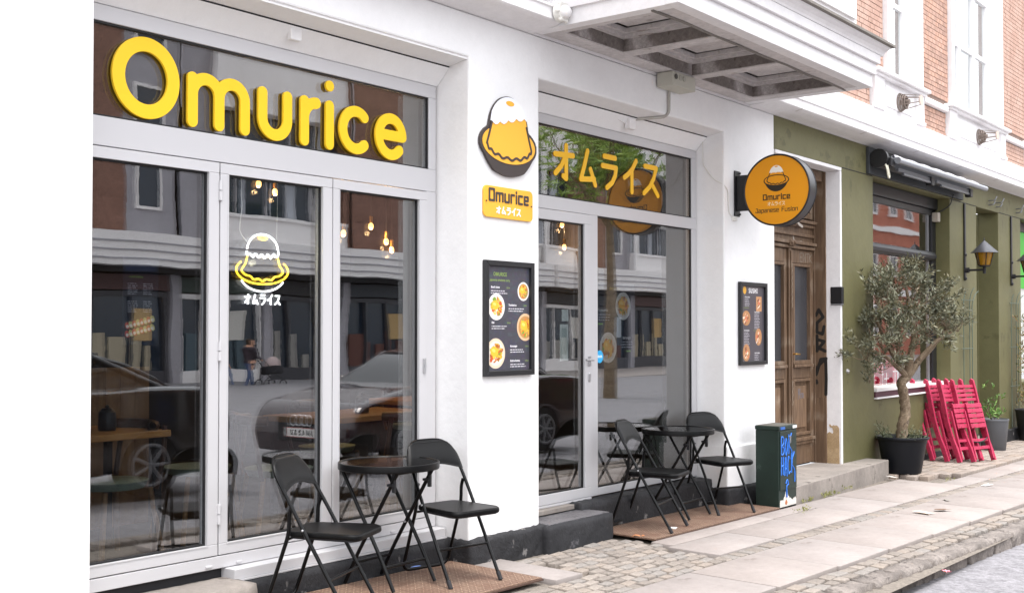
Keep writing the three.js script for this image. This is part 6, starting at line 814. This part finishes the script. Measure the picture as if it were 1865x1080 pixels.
  const tree = (label, x, z, y, r, seed, n = 420) => { const Tr = thing('street_tree', label, 'tree', [x, roadY(x) + 0.02, z], 0, 'street trees on the far side'), q = rng(seed), tw = [], o = V3(x, roadY(x) + 0.02, z); for (let i = 0; i < n; i++) { const u = V3(q() - 0.5, q() - 0.5, q() - 0.5).normalize(), d = Math.cbrt(q()) * r * (0.6 + 0.5 * Math.sin(u.x * 5 + seed) * Math.sin(u.y * 4 + 1)); tw.push([V3(x + u.x * d, y + u.y * d * 0.8, z + u.z * d), u.clone().add(V3(0, 0.2, 0)).normalize(), 0.5]); } wpart(Tr, 'trunk', branchTube([[x, o.y - 0.02, z], [x + 0.1, y * 0.4, z], [x, y * 0.75, z], [x - 0.1, y + r * 0.4, z]], 0.2, 0.06, 16, 8, 0.05), M.trunk); for (let k = 0; k < 5; k++) wpart(Tr, 'branch', branchTube([[x, y * 0.7, z], [x + Math.cos(k * 1.26) * r * 0.4, y * 0.9, z + Math.sin(k * 1.26) * r * 0.4], [x + Math.cos(k * 1.26) * r * 0.75, y + r * 0.3, z + Math.sin(k * 1.26) * r * 0.75]], 0.08, 0.02, 10, 6), M.trunk); leafMesh(Tr, 'crown', leafCloud(tw, seed + 1, 0.26, ['#7d9a3a', '#92ad48', '#6b8733', '#a3b85a'], 10), o); };
  tree('leafy street tree mirrored at the left of the entrance window', 27, 12.5, 6.3, 2.4, 301); tree('leafy street tree mirrored at the right of the entrance window', 42, 13.5, 7.4, 3.0, 302); tree('leafy street tree mirrored in the green shop window', 57, 9.5, 7.6, 2.6, 303);
}
function car(label, x, z, paint, facing) {   // facing -1: nose towards -x
  const y0 = roadY(x), T = thing('passing_car', label, 'car', [x, y0, z], facing < 0 ? 0 : Math.PI, 'cars behind the camera'), body = new THREE.MeshPhysicalMaterial({ color: paint, roughness: 0.25, metalness: 0.2, clearcoat: 1, clearcoatRoughness: 0.04 }), glass = new THREE.MeshPhysicalMaterial({ color: '#0d1013', roughness: 0.04, ior: 1.7 });
  // nose at x = 0, tail at x = 4.6, side profile
  const sh = new THREE.Shape(); sh.moveTo(0.05, 0.28); sh.lineTo(0.0, 0.45); sh.quadraticCurveTo(0.02, 0.72, 0.2, 0.78); sh.quadraticCurveTo(0.8, 0.93, 1.35, 0.98); sh.lineTo(3.75, 1.02); sh.quadraticCurveTo(4.4, 1.02, 4.55, 0.95); sh.quadraticCurveTo(4.66, 0.7, 4.58, 0.4); sh.lineTo(4.5, 0.28); sh.lineTo(4.05, 0.26); sh.absarc(3.7, 0.31, 0.36, 0, Math.PI, false); sh.lineTo(1.25, 0.24); sh.absarc(0.88, 0.31, 0.36, 0, Math.PI, false); sh.lineTo(0.05, 0.28);
  const put = (n, g, m, par = T) => part(par, n, g, m);
  put('body', new THREE.ExtrudeGeometry(sh, { depth: 1.56, bevelEnabled: true, bevelSize: 0.06, bevelThickness: 0.12, bevelSegments: 4, curveSegments: 12 }).translate(0, 0, -0.78), body);
  const cab = new THREE.Shape(); cab.moveTo(1.2, 0.96); cab.quadraticCurveTo(1.75, 1.36, 2.15, 1.42); cab.quadraticCurveTo(2.7, 1.47, 3.2, 1.40); cab.quadraticCurveTo(3.7, 1.3, 4.05, 1.0); cab.lineTo(1.2, 0.96); const g = new THREE.ExtrudeGeometry(cab, { depth: 1.2, bevelEnabled: true, bevelSize: 0.02, bevelThickness: 0.1, bevelSegments: 3, curveSegments: 12 }).translate(0, 0, -0.6), p = g.attributes.position; for (let i = 0; i < p.count; i++) p.setZ(i, p.getZ(i) * lerp(1.12, 0.86, clamp((p.getY(i) - 0.96) / 0.46))); g.computeVertexNormals(); put('windows', g, glass);
  put('roof', (() => { const r = new THREE.Shape(); r.moveTo(1.95, 1.40); r.quadraticCurveTo(2.65, 1.53, 3.3, 1.405); r.lineTo(3.3, 1.385); r.quadraticCurveTo(2.65, 1.48, 1.95, 1.38); return new THREE.ExtrudeGeometry(r, { depth: 1.14, bevelEnabled: true, bevelSize: 0.012, bevelThickness: 0.02, bevelSegments: 2 }).translate(0, 0, -0.57); })(), body);
  for (const s of [-1, 1]) { for (const pl of [[[1.25, 1.0], [2.0, 1.40]], [[2.55, 1.0], [2.6, 1.43]], [[3.95, 1.02], [3.2, 1.39]]]) put('pillar', bar([pl[0][0], pl[0][1], s * 0.77], [pl[1][0], pl[1][1], s * 0.62], 0.03, 6), body); for (const wx of [0.88, 3.7]) { const w = put('wheel', new THREE.CylinderGeometry(0.31, 0.31, 0.2, 28).rotateX(Math.PI / 2).translate(wx, 0.31, s * 0.76), M.blackMatt); put('rim', [new THREE.TorusGeometry(0.2, 0.018, 6, 28).translate(wx, 0.31, s * 0.868), ...Array.from({ length: 7 }, (_, k) => bar([wx, 0.31, s * 0.868], [wx + 0.19 * Math.cos(k * 0.898), 0.31 + 0.19 * Math.sin(k * 0.898), s * 0.866], 0.02, 5))], M.zinc, w); } put('headlight', new THREE.SphereGeometry(0.16, 14, 10).scale(0.9, 0.5, 1).translate(0.16, 0.68, s * 0.62), new THREE.MeshPhysicalMaterial({ color: '#d7dbe0', roughness: 0.08 })); put('tail_light', new THREE.SphereGeometry(0.14, 14, 10).scale(0.7, 0.8, 1).translate(4.54, 0.82, s * 0.66), flat('#a01414', 0.15)); put('mirror', new THREE.SphereGeometry(0.1, 12, 8).scale(0.7, 0.7, 1).translate(1.55, 1.03, s * 0.97), body); }
  put('grille', box(-0.075, -0.04, 0.36, 0.66, -0.42, 0.42, 0.01), M.blackSatin); put('emblem', [-1.5, -0.5, 0.5, 1.5].map((k) => new THREE.TorusGeometry(0.062, 0.009, 8, 28).rotateY(Math.PI / 2).translate(-0.085, 0.615, k * 0.088)), M.steel);
  const plate = canvasTex(512, 112, (x) => { x.fillStyle = '#eceae6'; x.fillRect(0, 0, 512, 112); x.strokeStyle = '#b03030'; x.lineWidth = 6; x.strokeRect(4, 4, 504, 104); x.fillStyle = '#181818'; x.font = 'bold 84px sans-serif'; x.textAlign = 'center'; x.fillText('AM 42 833', 256, 88); }); put('number_plate', new THREE.PlaneGeometry(0.52, 0.115).rotateY(-Math.PI / 2).translate(-0.083, 0.47, 0), new THREE.MeshPhysicalMaterial({ map: plate, roughness: 0.4 }));
}
// two people with a pram on the far pavement, seen in the middle folding pane
function figure(label, x, z, top, legs, stride, arms) {
  const res = 64, H = 1.76, mc = new MarchingCubes(res, M.black, false, false, 60000), y0 = -0.5, T = thing('person', label, 'person', [x, y0, z], Math.PI / 2, 'walkers on the far pavement');
  const bones = [[[0, 0.98, 0], [0, 1.2, 0.01], 0.145, 0.15], [[0, 1.2, 0.01], [0, 1.40, 0], 0.155, 0.135], [[-0.15, 1.40, 0], [0.15, 1.40, 0], 0.075, 0.075], [[0, 1.42, 0], [0, 1.54, 0.015], 0.06, 0.055], [[0, 1.60, 0.02], [0, 1.67, 0.01], 0.09, 0.098], [[0, 1.60, 0.10], [0, 1.585, 0.118], 0.018, 0.014]];
  for (const s of [-1, 1]) { const f = s * stride; bones.push([[s * 0.09, 0.95, 0], [s * 0.095, 0.52, f * 0.5 + 0.03], 0.098, 0.066], [[s * 0.095, 0.52, f * 0.5 + 0.03], [s * 0.095, 0.09, f - (f < 0 ? 0.06 : 0)], 0.064, 0.042], [[s * 0.095, 0.045, f - 0.04], [s * 0.10, 0.04, f + 0.16], 0.044, 0.036]); const a = arms ? 0.3 : -f * 0.5; bones.push([[s * 0.20, 1.39, 0], [s * 0.235, 1.12, a * 0.3 - 0.02], 0.058, 0.046], [[s * 0.235, 1.12, a * 0.3 - 0.02], [s * 0.2, arms ? 1.02 : 0.88, a], 0.045, 0.034], [[s * 0.2, arms ? 1.02 : 0.88, a], [s * 0.195, arms ? 1.0 : 0.80, a + 0.05], 0.038, 0.026]); }
  const cap = (p, [a, b, r0, r1]) => { const d = [b[0] - a[0], b[1] - a[1], b[2] - a[2]], q = [p[0] - a[0], p[1] - a[1], p[2] - a[2]], t = clamp((q[0] * d[0] + q[1] * d[1] + q[2] * d[2]) / (d[0] ** 2 + d[1] ** 2 + d[2] ** 2)); return Math.hypot(q[0] - d[0] * t, q[1] - d[1] * t, q[2] - d[2] * t) - lerp(r0, r1, t); };
  const half = res / 2, S = 0.95; for (let k = 0; k < res; k++) for (let j = 0; j < res; j++) for (let i = 0; i < res; i++) { const p = [(i - half) / half * S * 0.5, (j - half) / half * S + H / 2, (k - half) / half * S * 0.6]; let d = 9; for (const b of bones) { const c = cap(p, b), h = clamp(0.5 + (d - c) / 0.06); d = lerp(d, c, h) - 0.03 * h * (1 - h); } mc.field[k * res * res + j * res + i] = -d; }
  mc.isolation = 0; mc.update(); const n = mc.count, pos = new Float32Array(n * 3), nor = new Float32Array(n * 3), col = new Float32Array(n * 3), c1 = new THREE.Color(top), c2 = new THREE.Color(legs), sk = new THREE.Color('#c99a80'), sh = new THREE.Color('#222226'), hr = new THREE.Color('#33261d');
  for (let i = 0; i < n; i++) { const x = mc.positionArray[i * 3] * S * 0.5, y = mc.positionArray[i * 3 + 1] * S + H / 2, z = mc.positionArray[i * 3 + 2] * S * 0.6; pos.set([x, y, z], i * 3); const c = y > 1.70 || (y > 1.56 && z < 0.01) ? hr : y > 1.49 ? sk : y > 0.93 ? (Math.abs(x) > 0.15 && y < 1.03 && arms ? sk : c1) : Math.abs(x) > 0.17 && y > 0.7 ? (y < 0.86 ? sk : c1) : y > 0.09 ? c2 : sh; col.set([c.r, c.g, c.b], i * 3); }
  const g = new THREE.BufferGeometry(); g.setAttribute('position', new THREE.BufferAttribute(pos, 3)); g.setAttribute('color', new THREE.BufferAttribute(col, 3)); const w = mergeVertices(g, 1e-4); w.computeVertexNormals(); const m = new THREE.Mesh(w, new THREE.MeshPhysicalMaterial({ vertexColors: true, roughness: 0.85 })); m.name = 'body'; m.castShadow = m.receiveShadow = true; T.add(m); void nor;
}
figure('walker in a dark jacket and blue jeans beside the pram pusher', 25.2, 27.2, '#2b2b33', '#5b6f96', 0.2, false);
figure('walker in a dark coat pushing the pram on the far pavement', 25.9, 26.9, '#3a3038', '#4d5d80', -0.22, true);
{ const T = thing('pram', 'dark pram with pale hood on the far pavement', 'pram', [26.75, -0.5, 26.9]); part(T, 'frame', [bar([-0.45, 1.0, -0.2], [0.3, 0.3, -0.22], 0.016, 6), bar([-0.45, 1.0, 0.2], [0.3, 0.3, 0.22], 0.016, 6), bar([-0.3, 0.3, -0.22], [0.3, 0.75, -0.2], 0.016, 6), bar([-0.3, 0.3, 0.22], [0.3, 0.75, 0.2], 0.016, 6), bar([-0.45, 1.0, -0.2], [-0.45, 1.0, 0.2], 0.02, 6)], M.black); part(T, 'basket', box(-0.3, 0.42, 0.48, 0.78, -0.2, 0.2, 0.08), flat('#23232a', 0.8)); part(T, 'hood', new THREE.SphereGeometry(0.3, 20, 12, 0, Math.PI * 2, 0, Math.PI / 2).scale(1.1, 1.1, 0.72).translate(0.1, 0.78, 0), flat('#b9a6a4', 0.8)); for (const [a, r] of [[-0.3, 0.17], [0.32, 0.15]]) for (const s of [-0.24, 0.24]) part(T, 'wheel', new THREE.TorusGeometry(r - 0.02, 0.022, 8, 24).translate(a, r, s), M.blackMatt); }
car('black saloon car seen only mirrored in the left folding pane', 2.95, 5.25, '#15141a', -1);
car('dark red-black car seen only mirrored in the middle folding pane', 9.35, 5.2, '#2a1318', -1);

renderer.render(scene, camera);
